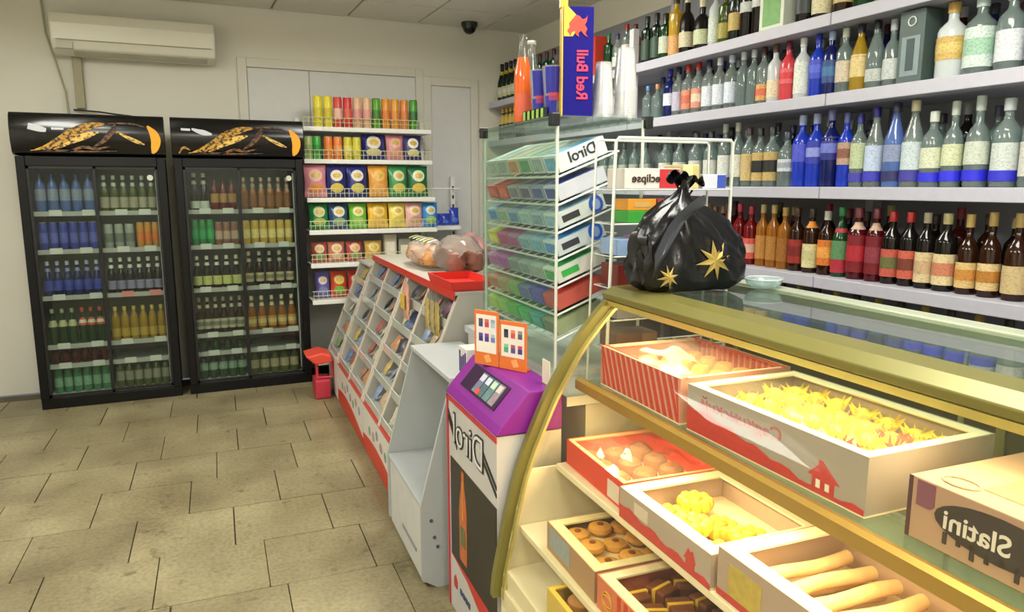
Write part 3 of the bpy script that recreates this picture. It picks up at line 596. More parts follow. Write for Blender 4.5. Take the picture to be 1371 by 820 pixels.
# third shelf
A = []
for i in range(11): A.append(CL(5.2 - i * .125, .28, '#3c3c40', '#b8bab4', 'clear bottle with slanted grey label', 'ghost', r=.036))
A += [CL(y, h, c, '#cfd2c8', d, 'ghost', lz=(.15, .48), r=.040) for y, h, c, d in ((3.74, .29, '#2a2a30', 'clear bottle with pale wide label'), (3.60, .29, '#3a3434', 'clear bottle with pale wide label and brown cap'), (3.45, .30, '#46484a', 'clear bottle with pale wide label and grey cap'), (3.32, .30, '#303438', 'clear bottle with pale label and black cap'))]
A += [CL(3.205, .33, '#a9ada4', '#d6d9d2', 'clear bottle with silver cap and white label', 'ghost', lz=(.15, .5)), CL(3.105, .33, '#b4b4a6', '#d8d8cc', 'clear bottle with beige cap and white label', 'ghost', lz=(.15, .5)),
      CL(3.02, .30, '#3a2a2c', '#c9b078', 'bottle with plain gold label', 'ghost', lz=(.1, .55)), CL(2.94, .29, '#1c1c1e', '#c4a868', 'bottle with gold label and black patch', 'ghost', lz=(.1, .58), accent='#1c1c1a', r=.04),
      CL(2.855, .29, '#28282a', '#bfa567', 'bottle with gold label and dark patch', 'ghost', lz=(.1, .58), accent='#22221e', r=.04), CL(2.755, .26, '#2c3440', '#cdd2d6', 'short clear bottle with white striped label', 'ghost', lz=(.28, .5), r=.045, accent='#9aa2ac'),
      CL(2.665, .33, '#a8b4d8', '#4a54c8', 'blue vodka bottle with silver neck', 'blue', lz=(.35, .6), r=.042), CL(2.58, .33, '#a0acd0', '#3038a8', 'blue vodka bottle with dark blue label', 'blue', lz=(.32, .62), r=.043, accent='#8a94d8'),
      CL(2.495, .35, '#7a80b8', '#262a86', 'taller blue vodka bottle with navy label', 'navy', lz=(.35, .65), r=.044, accent='#6a76c8'), CL(2.41, .32, '#5a62a0', '#b89880', 'blue bottle with tan picture label', 'blue', lz=(.3, .6), r=.038, accent='#8a5a48'),
      CL(2.34, .31, '#2c2c84', '#b8c49c', 'clear bottle with greenish label and blue cap', 'ghost', lz=(.25, .6), r=.036, band='#3c3ca4'), CL(2.26, .33, '#2a2a88', '#bccbe2', 'tall clear bottle with pale blue panel', 'clear', 'taper', (.2, .52), .044, band='#3a38b0'),
      CL(2.165, .335, '#3a3a58', '#8a94b4', 'bluish embossed bottle with dark cap', 'lblue', 'taper', (.3, .5), .043, band='#2a2a5c'), CL(2.08, .34, '#cfc8a4', '#c3d0d4', 'tall clear bottle with pale panel and cream cap', 'clear', 'taper', (.2, .52), .046, band='#3e3a98'),
      CL(1.995, .29, '#c6cdc0', '#d0d4b8', 'short clear bottle with white cap and blue band', 'ghost', lz=(.25, .52), r=.04, band='#2c2cd0'), CL(1.91, .32, '#b9c4b8', '#ccd2ac', 'clear bottle with green-white cap and blue band', 'ghost', 'flask', (.25, .5), .042, band='#2c2cd8'),
      CL(1.815, .33, '#b4c0b8', '#c4ccbc', 'large clear bottle with pale cap and blue band', 'ghost', 'flask', (.25, .5), .048, band='#2828d0'), CL(1.71, .31, '#b0b8b8', '#c4ccc8', 'clear bottle with pale cap', 'ghost', r=.044, band='#2c2cc0'), CL(1.61, .31, '#b0b8b8', '#c8c8c0', 'clear bottle with grey cap', 'ghost', r=.044)]
liquor(2, A)
# fourth shelf
A = []
for i in range(5): A.append(CL(3.66 - i * .1, .29, '#7a5030', '#a86a34', 'amber brandy bottle', 'amber'))
A += [CL(3.16, .31, '#5a2a20', '#c05038', 'reddish bottle with red label', 'red'), CL(3.06, .31, '#b8324a', '#d8605a', 'red bottle with pink square label', 'red', lz=(.1, .45), accent='#e0a090'), CL(2.975, .30, '#b02a44', '#d85c50', 'red bottle with coral label', 'red', lz=(.1, .45), accent='#d8b09a'),
      CL(2.89, .31, '#c8b878', '#b98240', 'narrow amber bottle with cream cap', 'amber', r=.033), CL(2.815, .31, '#cbb870', '#b07a34', 'amber bottle with straw-coloured cap', 'amber', r=.034), CL(2.74, .30, '#c8a458', '#9c6424', 'amber bottle with ochre label', 'amber', r=.034),
      CL(2.66, .30, '#4a3020', '#9a2c20', 'dark amber bottle with red label', 'brown', accent='#7a1c18'), CL(2.57, .30, '#3a3428', '#d8cf9a', 'brown bottle with cream label', 'brown', lz=(.08, .45), accent='#c8c48a', neck='#d8862c'),
      CL(2.48, .29, '#c8c8bc', '#d8762c', 'brown bottle with orange label', 'brown', lz=(.15, .55), accent='#e8a048'), CL(2.40, .31, '#2e8a54', '#b02a3c', 'red and green sleeved bottle with green cap', 'green', 'taper', (.06, .7), .042, accent='#5a8a5c'),
      CL(2.31, .31, '#8a3c48', '#7c1420', 'dark red bottle with cherry label', 'wine', lz=(.1, .62), r=.042, accent='#b02430', neck='#c8a890'), CL(2.22, .31, '#7a3440', '#741420', 'dark red bottle with berry label', 'wine', lz=(.1, .62), r=.042, accent='#8a3440', neck='#c0a088'),
      CL(2.14, .30, '#c42a2c', '#c05848', 'dark bottle with red cap and berry label', 'dark', lz=(.1, .48), r=.040, accent='#6a6a3c'), CL(2.06, .30, '#cc2c30', '#c8604c', 'black bottle with red cap and red label', 'dark', lz=(.1, .48), r=.040, accent='#7a3a2c'),
      CL(1.985, .30, '#b8ac94', '#d8c294', 'dark bottle with cream label and silver cap', 'dark', lz=(.08, .48), r=.042, accent='#c8a880'), CL(1.90, .30, '#c8bc84', '#dcc898', 'dark bottle with cream label and gold cap', 'dark', lz=(.08, .48), r=.042, accent='#c88060'),
      CL(1.81, .30, '#c8a860', '#d8b878', 'brandy bottle with round gold label', 'brown', 'flask', (.08, .4), .044, accent='#c88a3c'), CL(1.725, .31, '#b89c58', '#dcc088', 'brandy bottle with cream and gold label', 'brown', 'flask', (.08, .4), .044, accent='#b87c34'),
      CL(1.63, .31, '#b89c58', '#c8b080', 'brandy bottle with tan label', 'brown', 'flask', (.08, .4), .044)]
liquor(3, A)
A = [CL(3.5 - i * .11, .29, '#3a3428' if i % 2 else '#b89a48', '#4a3c28', 'dark wine bottle', 'dark', 'wine') for i in range(18)]
liquor(4, A)

for si, (ya, yb, n, gs_, caps) in {1: (1.7, 4.0, 20, ('ghost', 'navy', 'wine', 'ghost'), ('#4a2a30', '#2a3c8a', '#b8bcc0', '#3a3a44')), 2: (1.65, 4.0, 21, ('ghost', 'ghost', 'dark', 'ghost'), ('#2a2a60', '#26262c', '#8a9090', '#3a3a50')), 3: (1.65, 3.7, 19, ('dark', 'brown', 'wine', 'dark'), ('#b8a878', '#3a2a28', '#8a2a34', '#5a4a40'))}.items():
    for i in range(n):
        y = ya + (yb - ya) * (i + .5) / n
        bottle((2.80 + .01 * (i % 2), y, LZ[si] + .001), (.25 if si == 1 else .29) + .03 * ((i * 7) % 3) / 2, .036, 'vodka', gs_[i % 4], caps[(i * 3 + i // 4) % 4], None, FULL, 'rear row on the %s liquor shelf' % shn[si], '%s bottle neck, %s from near end of rear row, %s liquor shelf' % ({'ghost': 'clear', 'navy': 'blue', 'wine': 'dark red', 'dark': 'black', 'brown': 'brown'}[gs_[i % 4]], ORD[i], shn[si]))

# ------------------------------------------------------------------ pastry display case (counter frame)
GOLD = mat('#7f7940', .36, .35, var=.08, scale=6)
CREAM = mat('#e6d9b8', .5, var=.04)
PROF = [(.385, 1.215), (.345, 1.18), (.265, 1.087), (.205, .99), (.158, .903), (.09, .74), (.055, .61), (.035, .515), (.012, .40), (.005, .33)]
E1, E0, BK = 1.875, 0.10, .86
case = thing('pastry_case', 'curved glass pastry display case with olive gold frame and lit tiers', 'display case', W(0, 0), -TH)
box('base_body', .02, BK, E0, E1, 0.06, .36, CREAM, case, .005); box('kick_plate', .06, BK - .02, E0 + .02, E1 - .02, 0, .06, mat('#3c3a34', .6), case)
box('deck', .03, BK - .03, E0 + .01, E1 - .015, .36, .42, CREAM, case, .004)
box('tier', .045, BK - .04, E0 + .012, E1 - .018, .42, .55, CREAM, case, .004) if False else MB().prism([(.075, .53), (.075, .55), (.40, .55), (.40, .73), (.19, .73), (.19, .71), (.38, .71), (.38, .53)], 1, E0 + .012, E1 - .02).build('tier', CREAM, case, bevel=.003)
box('tier_riser', .30, .315, E0 + .012, E1 - .02, .42, .53, CREAM, case)
box('tier_top', .40, BK - .05, E0 + .012, E1 - .02, .71, .73, CREAM, case)
box('rear_apron', BK - .045, BK - .03, E0 + .02, E1 - .02, .42, .73, CREAM, case)
# end panel of cream board below, glass above
low = [(x + .012, z) for (x, z) in PROF if z < .72] ; 
MB().prism([(BK - .03, .36), (BK - .03, .72), (.105, .72)] + low + [(.018, .36)], 1, E1 - .018, E1 - .008).build('end_board', CREAM, case)
gp = glass('#fbfbf6', .004, 1.45, .01, .35)
MB().prism([(BK - .02, .40), (BK - .02, 1.235), (.40, 1.235)] + [(x + .006, z) for x, z in PROF] + [(.012, .40)], 1, E1 - .006, E1 - .001).build('end_glass', gp, case)
MB().prism([(BK - .02, .40), (BK - .02, 1.235), (.40, 1.235)] + [(x + .006, z) for x, z in PROF] + [(.012, .40)], 1, E0, E0 + .005).build('end_glass', gp, case)
SP = smooth_prof(PROF)
def offset(P, d):
    o = []
    for i, p in enumerate(P):
        a, b = Vector(P[max(0, i - 1)]), Vector(P[min(len(P) - 1, i + 1)]); t = (b - a).normalized(); n = Vector((-t.y, t.x)); o.append((p[0] + n.x * d, p[1] + n.y * d))
    return o
fg = SP + offset(SP, .005)[::-1]
MB().prism(fg, 1, E0, E1 - .004).build('curved_front_glass', gp, case, True)
for e in (E1 - .012, E0): MB().prism(offset(SP, -.014) + offset(SP, .014)[::-1], 1, e, e + .026).build('arch_frame', GOLD, case, True)
for (y0, y1) in ((E1 - .03, E1 - .012),): MB().prism(offset(SP, .012) + offset(SP, .020)[::-1], 1, y0, y1).build('arch_lip', mat('#c9bb76', .4, .4), case, True)
# head bar
MB().prism([(.355, 1.213), (.35, 1.232), (.385, 1.250), (.455, 1.252), (.455, 1.225), (.40, 1.213)], 1, E0, E1 + .014).build('head_bar', GOLD, case, bevel=.003)
MB().prism([(.362, 1.194), (.355, 1.211), (.385, 1.211), (.39, 1.2)], 1, E0, E1 + .01).build('head_lip', mat('#c7bd6c', .35, .45), case)
box('top_glass', .45, .82, E0, E1, 1.236, 1.244, glass('#cfe0d2', .05, 1.6, .01), case)
box('rear_bar', .80, .86, E0, E1, 1.215, 1.25, mat('#b9c0a8', .35, .4), case, .003)
for k, (a, b) in enumerate(((E0 + .02, .98), (.96, E1 - .03))): box('rear_door', BK - .03 + .008 * k, BK - .025 + .008 * k, a, b, .74, 1.215, glass('#6d685c', .6, 1.4, .05), case)
for y in (E0 + .01, .97, E1 - .03): box('rear_post', BK - .035, BK - .015, y, y + .02, .42, 1.22, mat('#8d8a6a', .4, .4), case)
# glass shelf with gold bar
box('glass_shelf', .275, BK - .06, E0 + .02, E1 - .02, .968, .976, glass('#dce9da', .10, 1.5, .01), case)
MB().prism([(.25, .955), (.25, .982), (.262, .988), (.278, .984), (.29, .966), (.29, .955)], 1, E0 + .02, E1 - .02).build('shelf_bar', mat('#b08d3e', .32, .5, var=.06), case)
for y in (E1 - .06, .98, E0 + .2): MB().tube([(.70, y, .73), (.70, y, 1.22)], .006).build('shelf_post', mat('#b9b48c', .35, .5), case)
# lamps of the case
WARM = (1.0, .70, .33)
tb = MB().tube([(.415, E0 + .06, 1.205), (.415, E1 - .06, 1.205)], .008, 10).build('lamp_tube', emit('#ffd9a0', 5.0), case, True)
tb2 = MB().tube([(.285, E0 + .06, .947), (.285, E1 - .06, .947)], .006, 10).build('lamp_tube', emit('#ffd9a0', 5.0), case, True)
area('case_light', (.43, (E0 + E1) / 2, 1.19), (0, R(20), 0), .05, E1 - E0 - .1, 8.5, (1.0, .79, .45), case)
area('case_light', (.295, (E0 + E1) / 2, .935), (0, R(12), 0), .04, E1 - E0 - .1, 12.5, WARM, case)
area('case_light', (.16, (E0 + E1) / 2, .70), (0, R(-5), 0), .03, E1 - E0 - .1, 3.5, (1, .70, .30), case) if False else None

# ---- pastry boxes
CARD = '#efe6d6'
def tray(label, lx, ly, z, dx, dy, h, c_out, rz=0.0, c_in='#eadfc4', rim=.012):
    """open carton; origin at the front near corner; x into the case, y along it"""
    t = thing('pastry_box', label, 'box', W(lx, ly, z), -TH + rz)
    mi, mo = mat(c_in, .6, var=.05), mat(c_out, .55, var=.05)
    box('bottom', 0, dx, 0, dy, 0, .004, mi, t)
    f = box('front_panel', 0, .003, 0, dy, .004, h, mo, t); box('back_panel', dx - .003, dx, 0, dy, .004, h, mo, t)
    for a in (0, dy - .003): box('side_panel', .003, dx - .003, a, a + .003, .004, h, mo, t)
    box('inner_flap', .003, .003 + rim, .003, dy - .003, h - .006, h - .001, mi, t); box('inner_flap', dx - .003 - rim, dx - .003, .003, dy - .003, h - .006, h - .001, mi, t)
    for a in (.003, dy - .003 - rim): box('inner_flap', .003 + rim, dx - .003 - rim, a, a + rim, h - .006, h - .001, mi, t)
    return t
def film(t, dx, dy, h, up=.012, seed=1, op=.10, name='film_cover', gl=.5, amp=.004):
    rr = random.Random(seed); ph = [rr.uniform(0, 6) for _ in range(4)]
    def g(u, v):
        e = math.sin(math.pi * u) * math.sin(math.pi * v)
        return (u * dx, v * dy, h + up * e + amp * e * (math.sin(9 * u + 7 * v + ph[0]) + math.sin(17 * v - 11 * u + ph[1]) + .6 * math.sin(31 * u + ph[2])))
    return MB().grid(g, 22, 22).build(name, glass('#fff8ee', op, 1.5, .10, gl), t, True)
def cookie(loc, r, h, c, label, grp, top=None, n=14, name='cookie', seed=0, hole=False):
    t = thing(name, label, 'pastry', loc, random.uniform(0, 6), grp)
    MB().lathe([(r * .86, 0), (r, h * .35), (r * .93, h * .75), (r * .6, h), (r * .15, h * (.62 if hole else 1.0))], n).build('dough', mat(c, .6, var=.25, scale=60, bump=.3), t, True)
    if top: MB().lathe([(r * .28, h * .9), (r * .26, h * 1.12), (r * .1, h * 1.2)], 8).build('filling', mat(top, .5, var=.2), t, True)
    return t
# red striped box
RED = '#c9483a'
t = tray('large box with diagonal red stripes and a film cover on the glass shelf', .305, 1.40, .977, .33, .40, .115, '#cc917e')
mb = None; fp = t
for k in range(17):
    y0 = -.06 + k * .0285
    P = [(y0, .005), (y0 + .0155, .005), (y0 + .0155 + .045, .114), (y0 + .045, .114)]
    P = [(min(.398, max(.002, a)), b) for a, b in P]
    if abs(P[0][0] - P[1][0]) + abs(P[2][0] - P[3][0]) < .004: continue
    MB().prism(P, 0, -.0012, 0).build('stripe', mat('#c0402f', .5), t)
for k in range(14):
    x0 = .01 + k * .023; box('stripe', x0, x0 + .012, .0, .40, .1105, .1155, mat('#c0402f', .5), t) if k in (0, 13) else None
for k in range(16): box('stripe', .325, .3265, .008 + k * .0245, .02 + k * .0245, .02, .113, mat('#c0402f', .5), t)
film(t, .33, .40, .115, .03, 3, .05)
for i in range(4):
    for j in range(5):
        cookie(W(.305 + .055 + i * .075, 1.40 + .055 + j * .073, .985), .034, .075, '#d79a52', 'baked roll under the film of the red striped box', 'rolls in the striped box', name='bread_roll')
# white box with red village print
t = tray('wide white box with red lettering and a red house print on the glass shelf', .315, .855, .977, .32, .515, .112, '#a2978c', .02, rim=.022)
rp = mat('#bf3a34', .5, var=.25, scale=60)
P = [(.002, .004), (.513, .004)]
for k in range(21):
    y = .513 - k * .511 / 20; q = 1 - k / 20
    P.append((y, .012 + .052 * max(0, (.9 - q)) ** .8 + .006 * math.sin(k * 1.7)))
# band is highest at the far end
P = [(.513, .004), (.002, .004)] + [(.002 + .511 * k / 20, .010 + (.004 if k < 5 else .05 * min(1, (k - 4) / 13)) + .004 * math.sin(k * 1.9)) for k in range(21)]
MB().prism(P, 0, -.0014, 0).build('village_print', rp, t)
hx = .095
h_ = MB().prism([(hx - .026, .012), (hx + .026, .012), (hx + .026, .036), (hx + .038, .036), (hx + .012, .060), (hx + .012, .07), (hx + .004, .07), (hx, .066), (hx - .038, .036), (hx - .026, .036)], 0, -.0016, 0).build('house_print', rp, t)
box('house_window_print', -.0024, -.0016, hx - .016, hx - .006, .016, .030, mat('#e6ddd0', .5), h_); box('house_window_print', -.0024, -.0016, hx + .006, hx + .016, .016, .032, mat('#e6ddd0', .5), h_)
text('Сagкuнcкuй', (-.0016, .335, .080), (0, 1, 0), (0, 0, 1), .038, mat('#b8564a', .5), t, squash=1.3)
film(t, .32, .515, .108, .006, 9, .05)
rr = random.Random(5)
SPK = MB()
for k in range(9):
    a = 2 * math.pi * k / 9
    n = len(SPK.v); r = .0245
    SPK.v += [(r * .55 * math.cos(a - .3), r * .55 * math.sin(a - .3), .0), (r * .55 * math.cos(a + .3), r * .55 * math.sin(a + .3), .0), (r * 1.35 * math.cos(a), r * 1.35 * math.sin(a), .034), (0, 0, .016)]
    SPK.f += [(n, n + 1, n + 2), (n, n + 3, n + 1), (n + 1, n + 3, n + 2), (n, n + 2, n + 3)]
spk = [SPK.mesh('wrapper', mat(c, .25, var=.2, scale=30), False) for c in ('#f2d92a', '#f0e04c', '#e8c81e', '#d9503a')]
core = MB().lathe([(.004, .004), (.018, .008), (.02, .018), (.012, .028), (.003, .031)], 10).mesh('sweet', mat('#e4d84a', .4), True)
for i in range(4):
    for j in range(7):
        lx = .315 + .062 + i * .066 + rr.uniform(-.003, .003); ly = .855 + .06 + j * .066 + rr.uniform(-.003, .003)
        t = thing('wrapped_sweet', 'yellow wrapped sweet under film in the house print box' if j > 1 or i % 2 else 'red wrapped sweet under film in the house print box', 'sweet', W(lx, ly, 1.033 + rr.uniform(0, .012)), rr.uniform(0, 6), 'wrapped sweets in the house print box')
        t.rotation_euler = (rr.uniform(-.2, .2), rr.uniform(-.2, .2), rr.uniform(0, 6))
        link('wrapper', spk[3 if (j < 2 and i % 2 == 0) else (i + j) % 3], t); link('sweet', core, t)
t = tag(box('box_liner', *(0, .29, 0, .485, .0, .042), mat('#e8dfb8', .6)), 'cream paper liner holding up the wrapped sweets', 'liner'); t.location = W(.327, .868, .983); t.rotation_euler = (0, 0, -TH + .02)
# Slatini box
t = thing('pastry_box', 'pink beige box with dark dripping lettered badge on the glass shelf', 'box', W(.335, .30, .977), -TH)
box('carton', 0, .30, 0, .49, 0, .105, mat('#ad8a72', .5, var=.05), t, .002)
box('edge_print', -.0012, 0, .483, .49, 0, .105, mat('#4a2a30', .5), t)
MB().prism([(.448, .06), (.474, .06), (.474, .103), (.442, .103), (.442, .066)], 0, -.0014, 0).build('corner_print', mat('#7d4a5c', .5), t)
bd = MB().prism([(.335 + .105 * math.cos(a * .2618), .058 + .036 * math.sin(a * .2618)) for a in range(24)], 0, -.0016, 0).build('dripping_badge', mat('#3a302c', .5), t)
for k in range(8): box('drip', -.0016, 0, .255 + k * .023, .262 + k * .023, .018 - .006 * (k % 3) + .004, .035, mat('#3a302c', .5), bd)
text('Slatini', (-.002, .285, .055), (0, -1, 0), (0, 0, 1), .052, mat('#d9d0c4', .5), t, squash=1.0) if False else text('Slatini', (-.002, .37, .055), (0, 1, 0), (0, 0, 1), .044, mat('#d9d0c4', .5), t, bold=.0006, squash=1.05)
box('lid_picture', .05, .27, .04, .40, .105, .1065, mat('#c89a5c', .5, var=.35, scale=18), t); 
MB().tube([(.04 + .02 * math.cos(a * .52), .43 + .03 * math.sin(a * .52), .1065) for a in range(12)], .0015, 5, True).build('lid_ring', mat('#b8a07c', .5), t)

# middle tier: red box, white box, big box
t = tray('low red box with crumpled film cover at the far end of the middle tier', .205, 1.485, .731, .30, .35, .078, '#d8402c', -.03, '#e8b890')
box('address_label', -.0012, 0, .02, .085, .012, .06, mat('#d8c8b8', .6), t); film(t, .30, .35, .078, .016, 21, .05, gl=1.0, amp=.008)
for i in range(3):
    for j in range(4): cookie(W(.205 + .06 + i * .085, 1.485 + .05 + j * .082, .738), .036, .04, '#8f5a34', 'brown pastry under the film of the red box', 'pastries in the red box', name='brown_pastry')
t = tray('white box with red wavy print holding yellow rosette cookies', .19, 1.105, .731, .31, .37, .078, '#ab9a8d', rim=.032)
P = [(.37, 0), (.0, 0)] + [(.37 * k / 16, .012 + .026 * (k / 16) + .005 * math.sin(k * 1.5)) for k in range(17)]
MB().prism(P, 0, -.0014, 0).build('wave_print', rp, t)
MB().prism([(.055, .012), (.085, .012), (.085, .03), (.092, .03), (.078, .055), (.07, .05), (.062, .055), (.05, .03), (.055, .03)], 0, -.0018, 0).build('house_print', rp, t)
box('address_label', -.0014, 0, .24, .30, .035, .065, mat('#d0bfae', .6), t)
for i in range(2):
    for j in range(3):
        lx, ly = .19 + .085 + i * .075, 1.105 + .08 + j * .10
        r_ = thing('rosette_cookie', 'yellow petal rosette cookie in the white wavy box', 'pastry', W(lx, ly, .737 + .022 * ((i + j) % 2)), rr.uniform(0, 6), 'rosettes in the wavy box')
        mb = MB()
        for k in range(8):
            a = 2 * math.pi * k / 8; mb.lathe([(.004, .002), (.014, .008), (.016, .02), (.012, .032), (.003, .037)], 8, (.03 * math.cos(a), .03 * math.sin(a), 0))
        mb.build('petals', mat('#e8b83c', .5, var=.2, scale=40), r_, True)
        MB().lathe([(.02, .008), (.022, .02), (.014, .034), (.003, .038)], 10).build('centre', mat('#c98a34', .5, var=.2), r_, True)
t = tray('big white box of long finger biscuits at the front of the middle tier', .195, .60, .731, .33, .49, .105, '#ab9484', rim=.034)
box('price_label', -.0014, 0, .36, .455, .02, .085, mat('#b8a04a', .6, var=.3, scale=50), t)
MB().prism([(.49, .004), (.0, .004)] + [(.49 * k / 16, .03 - .012 * k / 16) for k in range(17)], 0, -.0012, 0).build('wave_print', rp, t)
for i in range(14):
    a = rr.uniform(-.12, .12); row_ = i % 2
    f = thing('finger_biscuit', 'long golden finger biscuit in the big white box', 'pastry', W(.21 + .15, .655 + .029 * i, .739 + .029 * row_), -TH + a * .5, 'finger biscuits in the big box')
    P = [(-.12 + .24 * k / 6, .003 * math.sin(k + i), .0155 + .002 * math.sin(k * 1.1 + i)) for k in range(7)]
    MB().tube(P, .0145, 10).build('biscuit', mat('#cfb084', .6, var=.25, scale=40, bump=.25), f, True)
# lower tier
t = tray('yellow lit grey box of round spotted cookies on the lower tier', .085, 1.405, .551, .27, .29, .085, '#b08a68', -.02, '#f0dca0', .03)
box('address_label', -.0013, 0, .14, .27, .02, .078, mat('#9aa0a4', .6, var=.3, scale=60), t)
for i in range(3):
    for j in range(3): 
        c = cookie(W(.085 + .07 + i * .068, 1.405 + .06 + j * .085, .60 + .008 * ((i + j) % 2)), .034, .022, '#d8983c', 'round golden cookie with dark spot in the grey box', 'cookies in the grey box', '#8a4a24')
t = tag(box('box_liner', 0, .245, 0, .265, 0, .044, mat('#f0dca0', .6)), 'pale paper liner under the round spotted cookies', 'liner'); t.location = W(.097, 1.416, .556); t.rotation_euler = (0, 0, -TH - .02)
t = tray('red striped box of chocolate pieces at the front of the lower tier', .085, 1.03, .551, .27, .36, .088, '#d87a58', 0, '#f2e0b0', .028)
for k in range(2): MB().tube([(-.001, .31 + .022 * math.cos(a * .3), .045 + .022 * math.sin(a * .3) * (1 - .4 * k)) for a in range(21)], .002, 5, True).build('swirl_print', mat('#d8a040', .5), t)
for k in range(9): box('stripe', -.0012, 0, .01 + k * .03, .024 + k * .03, .004, .086, mat('#c8442c', .5), t)
for i in range(3):
    for j in range(4):
        f = thing('chocolate_piece', 'dark chocolate square with yellow drizzle in the striped lower box', 'pastry', W(.085 + .065 + i * .07, 1.03 + .06 + j * .078, .575), rr.uniform(-.4, .4), 'chocolate pieces in the striped box')
        box('chocolate', -.028, .028, -.03, .03, 0, .04, mat('#7a4426', .4, var=.2), f, .005); box('drizzle', -.03, .03, -.005, .004, .0, .042, mat('#e8b83c', .4), f)
t = tray('small yellow box on the lowest deck of the case', .04, 1.29, .421, .22, .29, .09, '#d8b858', 0, '#f0c848')
for i in range(2):
    for j in range(3): cookie(W(.04 + .07 + i * .08, 1.29 + .06 + j * .085, .47), .038, .03, '#c88a4a', 'tan biscuit in the small yellow box', 'biscuits in the yellow box')

# ------------------------------------------------------------------ black bag and dish on the case
bagc = W(.555, 1.755, 1.2535)
t = thing('carrier_bag', 'black plastic carrier bag with gold stars, knotted handles, on the pastry case', 'bag', bagc, -TH)
def bagf(u, v):
    a = 2 * math.pi * u
    # v 0..1 bottom to knot
    prof = [(0, .80), (.06, 1.0), (.25, 1.03), (.5, .93), (.68, .72), (.8, .42), (.88, .16), (.93, .09), (1.0, .14)]
    for (v0, p0), (v1, p1) in zip(prof, prof[1:]):
        if v0 <= v <= v1: k = p0 + (p1 - p0) * (v - v0) / (v1 - v0); break
    fold = 1 + (.05 + .16 * v) * math.sin(5 * a + 5 * v) * .6 + .05 * math.sin(11 * a - 7 * v) + .035 * math.sin(17 * a + 13 * v)
    ca, sa = math.cos(a), math.sin(a); q = 1 / (abs(ca) ** 3 + abs(sa) ** 3) ** (1 / 3)
    x = .172 * k * fold * ca * q + .01 * math.sin(v * 6) - .015 * v; y = .085 * k * fold * sa * q
    z = .30 * v * (1 - .10 * max(0, ca) * v) + .012 * math.sin(4 * a + 3) * v
    return (x, y, max(.001 if v > 0 else .0, z))
PL = mat('#0d0d11', .25, var=.4, scale=9, bump=.6)
mb = MB().grid(bagf, 72, 30); mb.f.append(tuple(range(71, -1, -1))); mb.build('bag_body', PL, t, True)
for s, dx, dz in ((-1, -.055, .045), (1, .05, .03)):
    def ear(u, v, s=s, dx=dx, dz=dz): return (-.015 + dx * v + (u - .5) * .05 * (1 - .4 * v), .012 * math.sin(u * 9 + v * 4), .285 + dz * math.sin(v * 2.6) + .01 * math.sin(u * 7))
    MB().grid(ear, 8, 8).build('handle', PL, t, True)
def flap(u, v): return (.02 + .15 * u, -.095 - .012 * math.sin(u * 8) + .03 * v, .27 - .06 * u - .09 * v * (1 + .2 * math.sin(u * 11)))
def flap2(u, v): return (-.02 - .155 * u, -.10 - .006 * math.sin(u * 7 + v * 3), .27 - .13 * u * u - .03 * u - .085 * v * (.5 + u * .4) - .012 * math.sin(v * 5))
MB().grid(flap2, 14, 8).build('loose_fold', mat('#3a3c44', .22, var=.3, scale=8, bump=.3), t, True)
for (sx, sz, rad_, sk) in ((.030, .088, .058, 1.0), (-.115, .045, .035, .8)):
    u0 = 1 - math.acos(max(-1, min(1, sx / .172))) / (2 * math.pi)
    mb = MB(); pts = []
    for k in range(16):
        a = 2 * math.pi * k / 16 + .2; r_ = rad_ if k % 2 == 0 else rad_ * .36
        pts.append((sx + r_ * math.cos(a) * sk, sz + r_ * math.sin(a)))
    # lay the star on the bag front: nearest surface point for each outline point
    samp = [bagf(.5 + .5 * i / 80, .02 + .6 * j / 40) for i in range(81) for j in range(41)]
    def front(p):
        b = min(samp, key=lambda q: (q[0] - p[0]) ** 2 + (q[2] - p[1]) ** 2); return b[1]
    yy = [front(p) - .006 for p in pts]; cy = front((sx, sz)) - .009
    mb.v = [(p[0], y, p[1]) for p, y in zip(pts, yy)] + [(sx, cy, sz)]
    mb.f = [(k, (k + 1) % 16, 16) for k in range(16)]
    mb.build('gold_star', mat('#b39a52', .35, .3, var=.25, scale=30), t)
t = thing('glass_dish', 'small clear glass coin dish on the pastry case beside the black bag', 'dish', W(.79, 1.70, 1.2505), -TH)
MB().lathe([(.036, 0), (.05, .012), (.055, .026), (.052, .026), (.046, .014), (.032, .006), (.002, .005)], 20).build('bowl', glass('#e0ecec', .25, 1.6, .04), t, True)
MB().tube([(.054 * math.cos(a * .314), .054 * math.sin(a * .314), .026) for a in range(20)], .002, 6, True).build('rim', glass('#f0f8f8', .5), t, True)

# ------------------------------------------------------------------ counter behind, gum stands
cw = mat('#aeb2b3', .45, var=.04)
t = thing('back_counter', 'white counter behind the purple gum stand carrying the wire gum racks', 'counter', W(0, 0), -TH)
MB().prism([(.245, 1.90), (.86, 1.90), (.86, 3.12), (.31, 3.12), (.31, 2.51), (.245, 2.51)], 2, .885, .915).build('worktop', cw, t); box('body', .32, .84, 1.92, 3.10, 0.0, .885, mat('#b9b9b4', .5), t)
# purple gum stand
RP = mat('#b8323c', .45); PU = mat('#7d1a86', .38, var=.08)
t = thing('gum_stand', 'purple-topped gum display stand with black striped lettering', 'stand', W(0.02, 1.905, 0), -TH)
L_ = .515
MB().prism([(0, 0), (0, .815), (.02, .815), (.21, .815), (.21, 0)], 1, 0, L_).build('body', mat('#bebbb8', .4), t)
pt = MB().prism([(-.006, .818), (.012, .845), (.10, .945), (.21, .945), (.21, .818)], 1, -.005, L_ + .005).build('purple_top', PU, t, bevel=.004)
